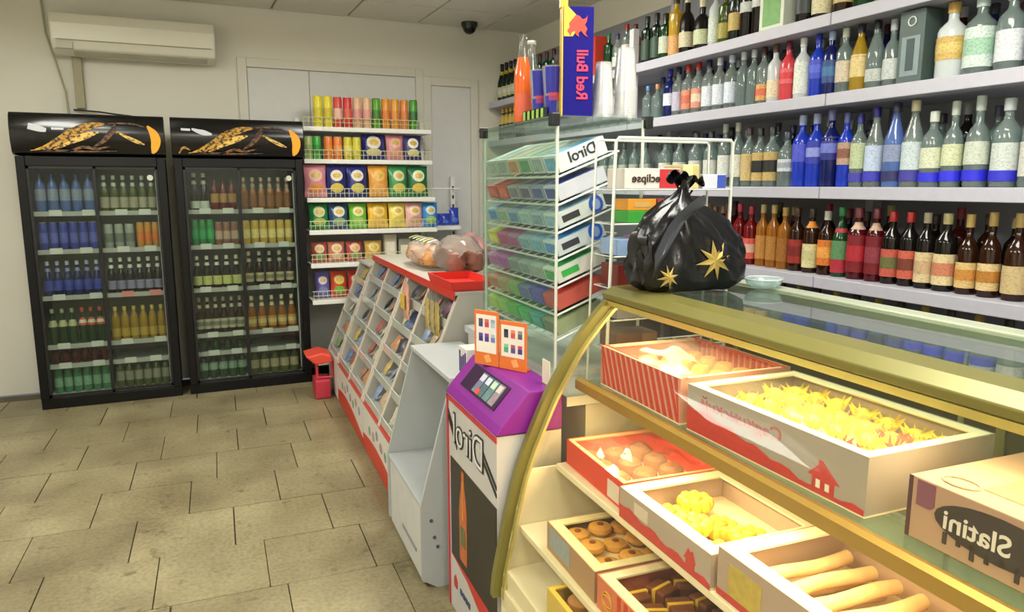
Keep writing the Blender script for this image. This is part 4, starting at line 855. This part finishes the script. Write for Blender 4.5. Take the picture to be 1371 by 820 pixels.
# window recess in the sloping face: slope direction
p0, p1 = Vector((.012, 0, .845)), Vector((.10, 0, .945)); sd = (p1 - p0).normalized(); sn = Vector((-sd.z, 0, sd.x))
def slope_quad(name, y0, y1, s0, s1, off, m, parent, th=.002):
    mb = MB(); a = [p0 + sd * s + Vector((0, y, 0)) for s, y in ((s0, y0), (s1, y0), (s1, y1), (s0, y1))]
    n = [q + sn * off for q in a] + [q + sn * (off + th) for q in a]
    mb.v = [tuple(q) for q in n]; mb.f = [(3, 2, 1, 0), (4, 5, 6, 7), (0, 1, 5, 4), (1, 2, 6, 5), (2, 3, 7, 6), (3, 0, 4, 7)]
    return mb.build(name, m, parent)
wn = slope_quad('window', .10, .44, .022, .112, .0005, mat('#2f1038', .3), pt)
for k in range(4): slope_quad('gum_packet_print', .125 + .052 * k, .17 + .052 * k, .03, .105, .003, mat(('#8e7f86', '#5f7f80', '#4f6470', '#6a6f8a')[k], .4, var=.45, scale=70), wn); 
for k in range(4): slope_quad('gum_cap_print', .13 + .052 * k, .165 + .052 * k, .075, .10, .0055, mat(('#c8c0b8', '#b8d0b8', '#c0c8d0', '#c8c8d8')[k], .4, var=.3), wn, .001)
slope_quad('price_dot', .262, .29, .03, .05, .006, mat('#d8452c', .5), wn, .001)
for (y0, y1, z0, z1) in ((-.002, L_ + .002, .796, .812),): box('trim_line', -.004, 0, y0, y1, z0, z1, RP, t)
for y in (L_ - .014,): box('trim_line', -.004, 0, y, y + .014, 0, .812, RP, t)
box('photo_print', -.002, 0, .0, L_ - .035, .215, .59, mat('#1f1a18', .35, var=.6, scale=12), t)
# bottle picture on the photo
bp = [(.0, .0), (.034, .0), (.036, .03), (.036, .17), (.028, .22), (.014, .26), (.012, .31), (-.012, .31), (-.014, .26), (-.028, .22), (-.036, .17), (-.036, .03), (-.034, 0)]
sc2 = 1.08
MB().prism([(.335 + a * 1.15, .245 + b * sc2) for a, b in bp], 0, -.0032, -.002).build('bottle_print', mat('#b8602a', .35, var=.5, scale=25), t)
MB().prism([(.335 + .8 * a, .245 + b) for a, b in ((-.034, .06), (.034, .06), (.034, .13), (-.034, .13))], 0, -.0042, -.0032).build('label_print', mat('#5a6a3c', .4, var=.5, scale=60), t)
MB().prism([(.335 + .8 * a, .245 + b) for a, b in ((-.008, .16), (.008, .16), (.006, .30), (-.006, .30))], 0, -.0042, -.0032).build('highlight_print', mat('#d88a34', .4, var=.4, scale=40), t)
# double stripe with lettering
for dz in (0, .024):
    arc_pts = [(.500, .745 - dz), (.405, .675 - dz), (.385, .668 - dz)]
    for seg_ in ([(.50, .755 - dz), (.40, .668 - dz)], [(.145, .735 - dz), (.0, .655 - dz)]):
        (ya, za), (yb, zb) = seg_
        MB().prism([(ya, za - .006), (ya, za + .006), (yb, zb + .006), (yb, zb - .006)], 0, -.003, 0).build('stripe_print', mat('#1c1c20', .4), t)
text('Dirol', (-.003, .275, .705), (0, 1, 0), (0, 0, 1), .155, mat('#1c1c20', .4), t, bold=.004, squash=1.0)
text('Dirol', (-.0045, .275, .705), (0, 1, 0), (0, 0, 1), .155, mat('#d8d6d2', .4), t, bold=-.0022, squash=1.0)
MB().prism([(L_ - .02, .02), (0, .02), (0, .12), (.2, .15), (.35, .185), (L_ - .02, .205), (L_ - .02, .2), (.35, .165), (.2, .12), (.06, .02)], 0, -.002, 0).build('red_swoosh', mat('#c8342c', .4), t) if False else MB().prism([(0, .215), (L_ - .035, .215), (.3, .195), (.15, .15), (0, .08)], 0, -.0025, 0).build('red_swoosh', mat('#c02f2a', .4), t)
em = MB().prism([(.42, .10), (.45, .10), (.455, .13), (.435, .15), (.415, .13)], 0, -.003, 0).build('emblem_print', mat('#b8342e', .4), t)
for k in range(4): box('emblem_bar', -.003, 0, .36 - k * .03, .38 - k * .03, .105, .125, mat('#3a4a6a', .4), em)
# white empty stand
t = thing('white_display_stand', 'empty white slanted display stand with one low shelf', 'stand', W(0, 2.53, 0), -TH)
sp_ = [(0.0, 0), (-.06, .04), (-.06, .34), (.065, .815), (.30, .815), (.30, 0)]
for y in (0, .60): MB().prism(sp_, 1, y, y + .016).build('side_panel', cw, t)
box('top', .06, .30, -.004, .62, .815, .835, cw, t, .003); box('back_panel', .285, .30, .016, .60, .0, .815, cw, t)
box('low_shelf', -.058, .285, .016, .60, .325, .345, cw, t, .003); box('plinth_panel', -.05, -.035, .016, .60, .02, .325, mat('#c4c4c2', .5), t)
box('vent_slot', -.054, -.05, .12, .36, .10, .115, mat('#8a8c8c', .5), t)
for k, z in enumerate((.28, .21, .17)): o = MB().lathe([(.007, 0), (.007, .003)], 10).build('screw_cap', mat('#4a5270', .5), t); o.rotation_euler = (R(90), 0, 0); o.location = (-.02 + .012 * k, 0, z)
# candy stands
def candy_stand(label, ly0, length, bays, ztop, lxt, red=True, name='sweets_stand'):
    t = thing(name, label, 'stand', W(0, ly0, 0), -TH, 'slanted sweets stands')
    zb = .30
    wm = mat('#b0aca4', .4, var=.05)
    for k in range(bays + 1):
        y = (length - .034) * k / bays
        MB().prism([(0, zb), (lxt, ztop), (lxt + .22, ztop), (lxt + .22, zb)], 1, y, y + .034).build('divider', wm, t)
        MB().prism([(-.004, zb), (lxt - .004, ztop), (lxt + .002, ztop), (.002, zb)], 1, y - .001, y + .035).build('divider_edge', mat('#c9c0b2', .4), t)
    box('back_panel', lxt + .2, lxt + .22, 0, length, 0, ztop, wm, t)
    box('top', lxt - .02, lxt + .24, 0, length, ztop, ztop + .015, wm, t, .002)
    if red: box('red_strip', lxt - .026, lxt - .02, 0, length, ztop - .022, ztop + .016, mat('#c43a2e', .4), t)
    pb = MB().prism([(0.03, 0), (.0, .02), (0, zb), (lxt + .2, zb), (lxt + .2, 0)], 1, 0, length).build('plinth', mat('#d9d4ce', .4), t)
    if red:
        P = [(0, .02), (length, .02)] + [(length - length * k / 16, .10 + .055 * math.cos(k / 16 * 2.6) - (.05 if k > 11 else 0) * (k - 11) / 5) for k in range(17)]
        P = [(length, .022), (0, .022)] + [(length * k / 16, .05 + .09 * math.sin(k / 16 * 2.2 + .2)) for k in range(17)]
        MB().prism(P, 0, -.002, 0).build('red_wave', mat('#c9382a', .4), pb)
        box('red_strip', -.003, .05, 0, length, zb - .005, zb + .004, mat('#c24438', .4), pb)
        rr2 = random.Random(ly0)
        for k in range(7):
            y = length * (.12 + .11 * k); z = .2 + .025 * math.sin(k * 2)
            MB().prism([(y + .03 * math.cos(a * .785) * (1 + .3 * (k % 2)), z + .028 * math.sin(a * .785)) for a in range(8)], 0, -.0015, 0).build('picture_print', mat(('#8a8fa8', '#b09a8c', '#7c9a8c', '#a88a94')[k % 4], .5, var=.5, scale=50), pb)
    for b in range(bays):
        y0 = (length - .034) * b / bays + .034; y1 = (length - .034) * (b + 1) / bays
        for r_ in range(5):
            q = r_ / 5; z = zb + .012 + (ztop - zb - .03) * q; x = lxt * (z - zb) / (ztop - zb)
            MB().prism([(x + .006, z), (x + .006, z + .048), (x + .012, z + .048), (x + .012, z + .006), (x + .16, z + .03), (x + .16, z + .024)], 1, y0, y1).build('tray', glass('#e8ebe6', .55, 1.45, .1), t)
    return t
s1 = candy_stand('slanted white sweets stand with red trim next to the empty white stand', 3.17, .97, 2, 1.045, .30)
s2 = candy_stand('slanted white sweets stand with red trim between its neighbours', 4.15, 1.0, 2, 1.045, .30)
s3 = candy_stand('shorter slanted white sweets stand nearest the crisps shelves', 5.17, .46, 1, .97, .27, False)
cols = ['#c08a5c', '#a8645a', '#c0a868', '#86986c', '#a87c64', '#6a7ca8', '#c0a890', '#7c5c70', '#45454f', '#c8c0a4', '#8898b8', '#b87a80']
_pk = [pillow(.085, .11, .03, 5, 5).mesh('wrapper', mat(c, .35, var=.5, scale=45), True) for c in cols]
pick = {0: [1, 4, 0, 2, 3], 1: [2, 6, 4, 1, 0], 2: [8, 5, 5, 0, 9], 3: [9, 6, 0, 2, 9], 4: [7, 8, 1, 9, 6]}
sn = ['nearest the empty white stand', 'in the middle of the three', 'nearest the crisps shelves']
bay_i = 0
for si, (ly0, ln, bays, zt, lxt) in enumerate(((3.17, .97, 2, 1.045, .30), (4.15, 1.0, 2, 1.045, .30), (5.17, .46, 1, .97, .27))):
    for b in range(bays):
        for r_ in range(5):
            z = .312 + (zt - .33) * r_ / 5; x = lxt * (z - .30) / (zt - .30)
            for k in range(3):
                ci = (pick[bay_i % 5][r_] + k * 4) % len(cols)
                y = ly0 + (ln - .018) * b / bays + .018 + ((ln / bays) - .03) * (.22 + .27 * k) + random.uniform(-.012, .012)
                t = thing('sweets_packet', '%s sweets packet, %s one in %s tray up, %s bay of %s stand' % (colour(cols[ci]), ('nearest', 'middle', 'farthest')[k], ORD[r_], 'near' if b == 0 else 'far', ('near', 'middle', 'far')[si]), 'packet', W(x + .045 + .008 * (k % 2), y, z + .030), -TH - R(90) + random.uniform(-.5, .5), 'sweets packets in the slanted stands')
                t.rotation_euler = (R(-38), random.uniform(-.3, .3), t.rotation_euler[2]); q = random.uniform(.75, .95); t.scale = (q, q, q)
                link('wrapper', _pk[ci], t)
        bay_i += 1
# hanging card packets in the near bay, red tray on top, red corner scoop
t = thing('hanging_packet', 'pink and yellow toy packet hanging under the top of the near sweets stand', 'packet', W(.215, 3.88, .82), -TH - R(90))
pillow(.13, .20, .03).build('packet', mat('#d8a08c', .3, var=.35, scale=15), t, True); box('picture_print', -.045, .045, -.022, -.018, .06, .14, mat('#d8b848', .4, var=.4, scale=30), t); MB().tube([(0, 0, .2), (0, 0, .245)], .002).build('hook', mat('#a9a9a9', .3, .8), t)
for k in range(3):
    t = thing('hanging_packet', ['thin gold toy packet hanging next to the pink packet', 'middle gold toy packet hanging in the near bay', 'gold toy packet hanging closest to the gum rack'][k], 'packet', W(.222, 3.45 - .09 * k, .84), -TH - R(90))
    pillow(.07, .16, .02).build('packet', mat(('#b8a064', '#a89870', '#b09a58')[k], .3, var=.4, scale=30), t, True); MB().tube([(0, 0, .16), (0, 0, .205)], .002).build('hook', mat('#a9a9a9', .3, .8), t)
t = thing('red_tray', 'bright red plastic tray on top of the sweets stand beside the gum rack', 'tray', W(.28, 3.19, 1.061), -TH)
MB().prism([(0, 0), (-.012, .045), (-.006, .045), (.004, .006), (.20, .006), (.21, .045), (.216, .045), (.205, 0)], 1, 0, .42).build('tray_body', mat('#d2322a', .35), t); 
for y in (0, .414): MB().prism([(0, .002), (-.01, .044), (.21, .044), (.204, .002)], 1, y, y + .006).build('tray_end', mat('#d2322a', .35), t)
t = thing('red_scoop', 'red plastic basket tray jutting out low beside the far sweets stand', 'basket', W(-.112, 5.30, .27), -TH)
MB().prism([(-.09, .05), (.02, .075), (.095, .05), (.095, 0), (-.02, -.015)], 1, 0, .24).build('basket_body', mat('#d84a38', .4), t, bevel=.012); MB().tube([(-.01, .05, 0), (-.01, .05, -.12), (.10, .05, -.12), (.10, .05, 0)], .012).build('bracket', mat('#c23a44', .4), t); MB().box(-.03, .08, .0, .2, -.27, -.13).build('red_foot', mat('#b83044', .5), t, bevel=.01)
# bags of buns on the sweets stands
def bun_bag(label, lx, ly, dx, dy, h, tint, bun, stripes, seed):
    t = thing('bun_bag', label, 'bag', W(lx, ly, 1.062), -TH); r2 = random.Random(seed)
    def g(u, v):
        a = math.pi * 2 * u; q = math.sin(math.pi * min(.97, max(.03, v))) ** .45
        rr_ = 1 + .07 * math.sin(5 * a + 9 * v + seed) + .05 * math.sin(9 * a - 13 * v)
        z = h * .5 + h * .5 * math.sin(a) * q * rr_
        return (dx * .5 * math.cos(a) * q * rr_ + dx * .5, dy * v, max(.002, z))
    MB().grid(g, 26, 18).build('film', glass(tint, .30, 1.5, .1), t, True)
    n = 5
    for i in range(n):
        for j in (0, 1):
            b = MB().lathe([(.004, 0), (.05, .012), (.062, .04), (.045, .075), (.01, .09)], 12, fx=1.0, fy=.8).build('bun', mat(bun, .6, var=.2, scale=30), t, True)
            b.location = (dx * (.3 + .4 * j), dy * (.14 + .72 * i / (n - 1)), h * .12); b.scale = (dx / .30, 1, h / .16)
    if stripes:
        for k in range(6):
            y = dy * (.1 + .14 * k)
            MB().grid(lambda u, v, y=y: (dx * (.18 + .3 * v) + .004, y + .035 * u + .05 * v, h * (.82 + .17 * math.sin(math.pi * (.18 + .3 * v) + .1)) + .004), 3, 4).build('printed_stripe', mat('#c9cf5c' if k % 2 else '#dfe6d8', .3), t, True)
    return t
bun_bag('clear film bag of buns with yellow green stripes on the sweets stands', .34, 3.98, .24, .62, .17, '#f0e8dc', '#c98a4a', True, 2)
bun_bag('hazy film bag of dark buns on the stand beside the gum rack', .36, 3.60, .26, .36, .22, '#cfc4ba', '#8a5a4c', False, 5)
bun_bag('flat pinkish film bag of rolls lying behind the striped bun bag', .60, 3.90, .18, .60, .20, '#d8a8a8', '#b05a5a', False, 8)
t = bpy.data.objects['bun_bag.002']
# white box and card-payment boards
t = thing('white_carton', 'small white carton with violet print beside the payment boards', 'carton', W(.11, 2.47, .8355), -TH)
box('carton', 0, .12, 0, .10, 0, .115, mat('#d8d6d4', .5), t, .002)
for k in range(4): box('violet_print', -.0012, 0, .008 + .022 * k, .024 + .022 * k, .01 + .008 * (k % 2), .10 - .01 * (k % 3), mat('#4a3a7c', .5, var=.4, scale=60), t)
ORG = mat('#d9702c', .4, var=.08)
t = thing('payment_sign', 'orange two-panel sign with card payment logos in front of the gum rack', 'sign', W(.195, 2.10, .946), -TH + R(30)); t.scale = (.76, .76, .80)
def board(y0, y1, z0, z1, x, logos):
    b = box('board', x, x + .006, y0, y1, z0, z1, ORG, t, .002); box('white_field', x - .0012, x, y0 + .012, y1 - .012, z0 + .055, z1 - .018, mat('#e4dcd4', .5), b)
    for k, (c1_, c2_) in enumerate(logos):
        r_, c_ = k // 3, k % 3; yy = y1 - .025 - (y1 - y0 - .035) / 3 * c_; zz = z1 - .035 - .062 * r_
        box('logo_print', x - .0022, x - .0012, yy - .026, yy - .003, zz - .035, zz - .014, mat(c1_, .5, var=.3, scale=60), b); box('logo_print', x - .0022, x - .0012, yy - .026, yy - .003, zz - .014, zz, mat(c2_, .5), b)
    MB().prism([(y0 + .04, z0 + .02), (y0 + .07, z0 + .012), (y0 + .085, z0 + .04), (y0 + .055, z0 + .05)], 0, x - .0016, x).build('hand_print', mat('#e8a05c', .4), b)
board(.155, .295, .0, .235, .0, [('#3a3a80', '#4a4a4a'), ('#b8404a', '#c86a5c'), ('#a9b8c8', '#8aa0b8'), ('#303080', '#4a4a9a'), ('#4a3a90', '#8a3a8a'), ('#6a80b0', '#a8b8d0')])
board(.0, .15, .0, .205, .0, [('#2a3a4a', '#1c1c1c'), ('#c8504a', '#d8806c'), ('#5a5a60', '#8a8a90'), ('#4a9a6c', '#7ab89a'), ('#4a4a8a', '#b04a5c'), ('#3a3a80', '#c04a5a')])
box('foot', .006, .05, .02, .28, .0, .012, ORG, t)
t = thing('price_card', 'small cream card standing next to the payment sign', 'card', W(.20, 1.93, .946), -TH); box('card', 0, .003, 0, .055, 0, .075, mat('#d8cdb8', .6), t); box('foot', .003, .025, .005, .05, 0, .003, mat('#d8cdb8', .6), t)

# ------------------------------------------------------------------ glass gum rack
RX0, RX1, RY0, RY1, RZ0, RZ1 = .295, .63, 2.117, 2.82, .9155, 1.765
wire = mat('#d8dcd4', .35, .2)
t = thing('glass_gum_rack', 'clear glass gum tower with tilted wire trays and drinks on top', 'rack', W(0, 0), -TH)
gp2 = glass('#f1f8f4', .03, 1.35, .02, .4)
box('glass_pane', RX0, RX0 + .004, RY0, RY1, RZ0 + .02, RZ1 - .005, gp2, t); box('glass_pane', RX1 - .004, RX1, RY0, RY1, RZ0 + .02, RZ1 - .005, gp2, t)
box('glass_pane', RX0 + .004, RX1 - .004, RY1 - .004, RY1, RZ0 + .02, RZ1 - .005, gp2, t)
box('top_pane', RX0 - .01, RX1 + .02, RY0 - .012, RY1 + .01, RZ1 - .005, RZ1 + .001, glass('#e3ece6', .10, 1.45, .02, .7), t)
box('base', RX0, RX1, RY0, RY1, RZ0, RZ0 + .02, mat('#c8cac4', .4), t)
for (x, y) in ((RX0 + .012, RY0 + .004), (RX1 - .012, RY0 + .004), (RX0 + .012, RY1 - .012), (RX1 - .012, RY1 - .012)): MB().tube([(x, y, RZ0 + .02), (x, y, RZ1 - .005)], .0055, 8).build('wire_post', wire, t, True)
for (x, y) in ((RX0 - .002, RY0), (RX1, RY0 - .002), (RX0 - .002, RY1 - .03)): box('corner_clip', x - .014, x + .014, y - .016, y + .016, RZ1 - .032, RZ1 + .008, mat('#16171a', .4), t, .003)
TZ = [1.575, 1.485, 1.395, 1.305, 1.215, 1.125, 1.04]
for i, z in enumerate(TZ):
    mb = MB(); x0, x1 = RX0 + .018, RX0 + .235; dz = .085
    mb.tube([(x0, RY0 + .006, z), (x0, RY1 - .01, z)], .004, 6); mb.tube([(x1, RY0 + .006, z + dz), (x1, RY1 - .01, z + dz)], .003, 6)
    for k in range(11): y = RY0 + .008 + (RY1 - RY0 - .02) * k / 10; mb.tube([(x0, y, z), (x1, y, z + dz)], .0024 if 0 < k < 10 else .004, 5)
    mb.build('wire_tray', wire, t, True)
ta = math.atan2(.085, .217)
def gum_box(label, lx, ly, z, c, c2, wdt=.102, h=.055, L=.185, ring=None, strip=None, word=None, group='gum cartons in the glass rack', tilt=ta):
    o = thing('gum_carton', label, 'carton', W(lx, ly, z), -TH, group); o.rotation_euler = (0, -tilt, -TH)
    box('carton', 0, L, 0, wdt, 0, h, mat(c, .4, var=.12, scale=25), o, .0015)
    box('front_print', -.001, 0, .012, wdt - .012, .008, h - .008, mat(c2, .4, var=.5, scale=50), o); box('lid_print', .02, L - .02, .012, wdt - .012, h, h + .001, mat(c2, .4, var=.5, scale=30), o)
    if strip: box('side_print', .02, .085, -.001, 0, .014, h - .014, mat(strip, .4), o)
    if ring:
        MB().prism([(L - .035 + .026 * math.cos(a * .3927), h * .55 + .03 * math.sin(a * .3927)) for a in range(16)], 1, -.002, 0).build('ring_print', mat(ring, .35), o)
        MB().prism([(L - .035 + .015 * math.cos(a * .3927), h * .55 + .018 * math.sin(a * .3927)) for a in range(16)], 1, -.003, -.002).build('ring_print', mat('#8aa8d8', .35), o)
    if word: text(word[0], (L * .52, -.0012, h * .58), (-1, 0, 0), (0, 0, 1), word[1], mat(word[2], .4), o, bold=.0008)
    return o
G = [[('#d8dcd8', '#6aa8cc'), ('#c8ccc4', '#9aa8a8'), ('#a8c4ac', '#5c9468'), ('#cfbfa4', '#b88864'), ('#b4bcb4', '#8c9c94'), ('#b8c4b8', '#a0aca4')],
     [('#c4c8d0', '#3c4a9c'), ('#8e98b4', '#4a5a8c'), ('#a09cac', '#5c5470'), ('#9ca89c', '#7c7480'), ('#c04a3c', '#d86a50'), ('#b84438', '#c85c48')],
     [('#c8d0cc', '#8ab0c8'), ('#a8bcc4', '#7c98a8'), ('#b4c4c0', '#8cb0b0'), ('#9cb4c0', '#5c84b0'), ('#b0bcb0', '#84a08c'), ('#8cb0c4', '#4c7cb4')],
     [('#c4d0d4', '#4c90d0'), ('#8cb4c4', '#6ca0b8'), ('#9cb8c0', '#74a0ac'), ('#a8809c', '#a04884'), ('#b8608c', '#a83c70'), ('#c4b848', '#d0c850')],
     [('#d4d8d0', '#3ca858'), ('#a8b8ac', '#8ca494'), ('#a4b0ac', '#7c9090'), ('#8c9c94', '#748480'), ('#b068a8', '#a04c9c'), ('#b880b0', '#a85ca0')],
     [('#b8564c', '#c83c34'), ('#5458a8', '#4444b0'), ('#6c7c9c', '#5058a0'), ('#8ca870', '#70a050'), ('#b0a07c', '#a08c64'), ('#c0886c', '#b07050')],
     [('#8c9c7c', '#6c8458'), ('#3c9c8c', '#30b0a0'), ('#3cac60', '#34b058'), ('#54b050', '#44a840'), ('#8cb858', '#84b848'), ('#a8c060', '#a0bc50')]]
cn_ = {0: 'white and pale', 1: 'lavender and red', 2: 'pale blue', 3: 'blue and pink', 4: 'grey green', 5: 'dark mixed', 6: 'green'}
for i, z in enumerate(TZ):
    for k, (a, b) in enumerate(G[i]):
        extra = {}
        if k == 0:
            extra = [dict(word=('Dirol', .05, '#2c3440'), ring=None), dict(strip=None), dict(ring='#3458b0', strip='#3a3a3c'), dict(ring='#2c64c8', strip='#3c3c44'), dict(strip='#3cae50'), dict(), dict()][i]
        gum_box('%s gum carton, %s from near end, %s tray of glass rack' % (colour(a), ORD[k], ORD[i]), RX0 + .030, RY0 + .017 + k * .1120, z + .013, a, b, h=.058 if i == 0 else .05, **extra)
# tray hooks catching light at the top
# ------------------------------------------------------------------ white wire rack beside it
QX0, QX1, QY0, QY1 = .42, .845, 1.945, 2.07
t = thing('wire_gum_rack', 'white wire gum rack standing between the glass tower and the black bag', 'rack', W(0, 0), -TH)
for y in (QY0, QY1):
    MB().tube([(QX0 - .02, y, .9155), (QX0, y, 1.68), (QX0 + .008, y, 1.69), (QX1 - .008, y, 1.69), (QX1, y, 1.68), (QX1, y, .9155)], .0055 if y == QY0 else .004, 8).build('wire_frame', wire, t, True)
QZ = [1.535, 1.43, 1.33, 1.23, 1.13, 1.03]
for z in QZ:
    mb = MB()
    for y in (QY0, QY1): mb.tube([(QX0, y, z), (QX1, y, z)], .003, 6)
    for k in range(8): x = QX0 + (QX1 - QX0) * k / 7; mb.tube([(x, QY0, z), (x, QY1, z)], .002, 5)
    mb.build('wire_shelf', wire, t, True)
def rack_box(label, x, z, wdt, h, c, c2, word=None, d=.11):
    o = thing('gum_carton', label, 'carton', W(x, QY0 + .006, z + .0035), -TH, 'cartons in the wire rack')
    box('carton', 0, wdt, 0, d, 0, h, mat(c, .4, var=.1), o, .0015); box('front_print', wdt * .62, wdt * .98, -.001, 0, .002, h - .002, mat(c2, .4, var=.2, scale=30), o)
    if word: text(word, (wdt * .38, -.0014, h * .5), (-1, 0, 0), (0, 0, 1), .034, mat('#3a2c28', .4), o, bold=.0006, squash=1.1)
rack_box('white and red gum carton on the upper shelf of the white wire rack', .455, QZ[0], .20, .062, '#d8d0c8', '#c03038', 'eclipse')
rack_box('small cream carton beside the red and white one in the wire rack', .665, QZ[0], .06, .075, '#d8cc98', '#c8b878'); rack_box('blue and white carton at the end of the upper wire shelf', .74, QZ[0], .09, .045, '#c8ccd8', '#3c50a8')
rack_box('green carton under an orange one in the wire rack', .47, QZ[1], .10, .038, '#3c9838', '#348c30'); rack_box('second green carton under the dark red one in the wire rack', .575, QZ[1], .10, .038, '#4c9c40', '#44943c')
for k, (x, c, n) in enumerate(((.47, '#d8942c', 'orange'), (.575, '#9c3c30', 'dark red'))):
    o = thing('gum_carton', n + ' carton lying on a green carton in the wire rack', 'carton', W(x, QY0 + .006, QZ[1] + .042), -TH, 'cartons in the wire rack'); box('carton', 0, .1, 0, .1, 0, .035, mat(c, .4, var=.15), o, .0015); box('front_print', .02, .08, -.001, 0, .01, .025, mat('#c8a060', .4), o)
rack_box('pale blue carton on the third wire shelf', .435, QZ[2], .08, .05, '#8aa4c8', '#4c70b0'); rack_box('pink striped carton on the third wire shelf', .52, QZ[2], .14, .055, '#b06c98', '#8c4c80')
rack_box('maroon carton with orange end on the fourth wire shelf', .44, QZ[3], .12, .07, '#6c2420', '#c8502c'); rack_box('silver carton on the fifth wire shelf', .44, QZ[4], .13, .05, '#8c9094', '#c8ccd0'); rack_box('brown carton on the lowest wire shelf', .44, QZ[5], .15, .05, '#6a5040', '#8c7058')

# ------------------------------------------------------------------ on top of the glass rack
ZT = RZ1 + .002
def on_top(x, y): return (x, y, ZT)
t = thing('soda_bottle', 'glass soda bottle half full of orange drink on the glass rack', 'bottle', W(.325, 2.455, ZT), -TH)
op_ = [(.028, 0), (.032, .006), (.033, .05), (.031, .1), (.033, .14), (.03, .18), (.018, .235), (.0135, .27), (.0135, .292), (.016, .294), (.016, .302)]
MB().lathe(op_, 20).build('glass_body', glass('#fbfbf8', .02, 1.5, .03), t, True)
MB().lathe([(.03, .004), (.0315, .05), (.0295, .1), (.0315, .14), (.0285, .18), (.0185, .225)], 18).build('orange_drink', mat('#f26606', .3, var=.08, spec=.15), t, True)
MB().lathe([(.034, .02), (.0345, .05), (.0325, .1)], 10, a0=R(215), a1=R(310), cap=False).build('paper_label', mat('#e8674a', .4, var=.15), t, True)
t = thing('soda_bottle', 'second clear glass bottle standing right behind the orange soda bottle', 'bottle', W(.385, 2.52, ZT), -TH)
MB().lathe([(a, b * .97) for a, b in op_], 20).build('glass_body', glass('#eef2ee', .08, 1.5, .03), t, True); MB().lathe([(.016, .283), (.0175, .287), (.0165, .297)], 14).build('cap', mat('#c8c4bc', .3, .5), t, True)
def pint(loc, label, blue):
    t = thing('branded_glass', label, 'glass', loc, -TH, 'branded tumblers on the glass rack')
    MB().lathe([(.026, 0), (.028, .004), (.040, .165), (.038, .165), (.026, .012), (.001, .008)], 20).build('glass_body', glass('#dfe4ee', .25, 1.5, .03), t, True)
    def strip_(a0, a1, z0, z1, c, nm): MB().lathe([(.0287 + .0705 * z * 1.03, z) for z in (z0, (z0 + z1) / 2, z1)], 8, a0=a0, a1=a1, cap=False).build(nm, mat(c, .35, var=.1), t, True)
    strip_(R(190), R(262), .004, .07, '#2a2aa8', 'blue_print'); strip_(R(200), R(275), .078, .16, '#2626a4', 'blue_print'); strip_(R(275), R(320), .09, .14, blue, 'pale_print'); strip_(R(215), R(280), .055, .08, '#c8485c', 'red_print')
pint(W(.340, 2.33, ZT), 'tall branded blue and red tumbler next to the orange soda bottle', '#8a90d0'); pint(W(.345, 2.235, ZT), 'tall branded tumbler with sky blue print against the blue banner box', '#4a9ad8')
for k in range(5):
    o = thing('mint_box', 'tiny lime and black mint box on the glass rack, %s from the soda bottle' % ORD[k], 'box', W(.300, 2.365 - .038 * k, ZT), -TH, 'mint boxes on the glass rack')
    box('box', 0, .012, 0, .03, 0, .034, mat('#1c2a1c', .4), o); box('lime_print', -.001, 0, .006, .024, .003, .031, mat('#a8d060', .4, var=.15), o)
t = thing('dark_card_box', 'dark grey box standing behind the branded tumblers', 'box', W(.43, 2.30, ZT), -TH); box('box', 0, .07, 0, .12, 0, .215, mat('#4a4850', .5), t, .003); box('lid_flap', 0, .004, .0, .12, .19, .235, mat('#3a383e', .5), t)
# blue banner box with bull emblem
t = thing('banner_box', 'tall blue energy drink display box with mirrored red lettering and bull emblem', 'display box', W(.338, 2.152, ZT), -TH - R(17))
BW, BH = .097, .335
BLU = mat('#1c1678', .5, var=.06, spec=.1)
box('box', 0, BW, 0, .05, 0, BH, BLU, t, .002)
box('yellow_edge', -.004, 0, .0, .05, .0, BH, mat('#d8b43c', .4, var=.1), t); box('yellow_edge', -.008, .016, .012, .04, BH, BH + .055, mat('#d8b43c', .4, var=.1), t)
def disc_y(cx, cz, r, y, c, nm, a0=0, a1=360, t_=.001): 
    P = [(cx + r * math.cos(R(a0 + (a1 - a0) * k / 20)), cz + r * math.sin(R(a0 + (a1 - a0) * k / 20))) for k in range(21)]
    return MB().prism(P[:-1] if a1 - a0 == 360 else P, 1, y - t_, y).build(nm, mat(c, .35), t)
MB().prism([(.002, .245), (.03, .245), (.048, .27), (.04, .31), (.014, .335), (.002, .335)], 1, -.0012, 0).build('sun_print', mat('#e8c03c', .4), t)
BULL = [(.012, .262), (.02, .272), (.018, .285), (.028, .296), (.04, .31), (.052, .305), (.06, .296), (.072, .30), (.076, .308), (.074, .29), (.068, .28), (.076, .268), (.07, .255), (.078, .243), (.066, .25), (.056, .262), (.048, .255), (.05, .244), (.04, .25), (.036, .262), (.026, .256), (.024, .246)]
MB().prism(BULL, 1, -.0024, -.0012).build('bull_print', mat('#d8402e', .4), t)
text('Red Bull', (.06, -.0016, .128), (0, 0, 1), (1, 0, 0), .050, mat('#d0305c', .4), t, bold=.0012, squash=.92)
# stacks of plastic cups
def cup_stack(loc, n, label, r=.036):
    t = thing('plastic_cup_stack', label, 'cups', loc, -TH, 'stacked plastic cups')
    me = MB().lathe([(r * .70, 0), (r, .135), (r * 1.03, .136), (r * 1.03, .14), (r * .98, .138), (r * .68, .004), (.001, .004)], 18).mesh('cup', glass('#fdfdfd', .13, 1.45, .15), True)
    for k in range(n):
        o = link('cup', me, t, (0, 0, .1405 + .0085 * k)); o.rotation_euler = (math.pi, 0, 0)
cup_stack(W(.485, 2.155, ZT), 5, 'shorter upside-down stack of clear plastic cups beside the blue banner box')
cup_stack(W(.572, 2.165, ZT), 11, 'taller upside-down stack of clear plastic cups at the rack corner', .041)
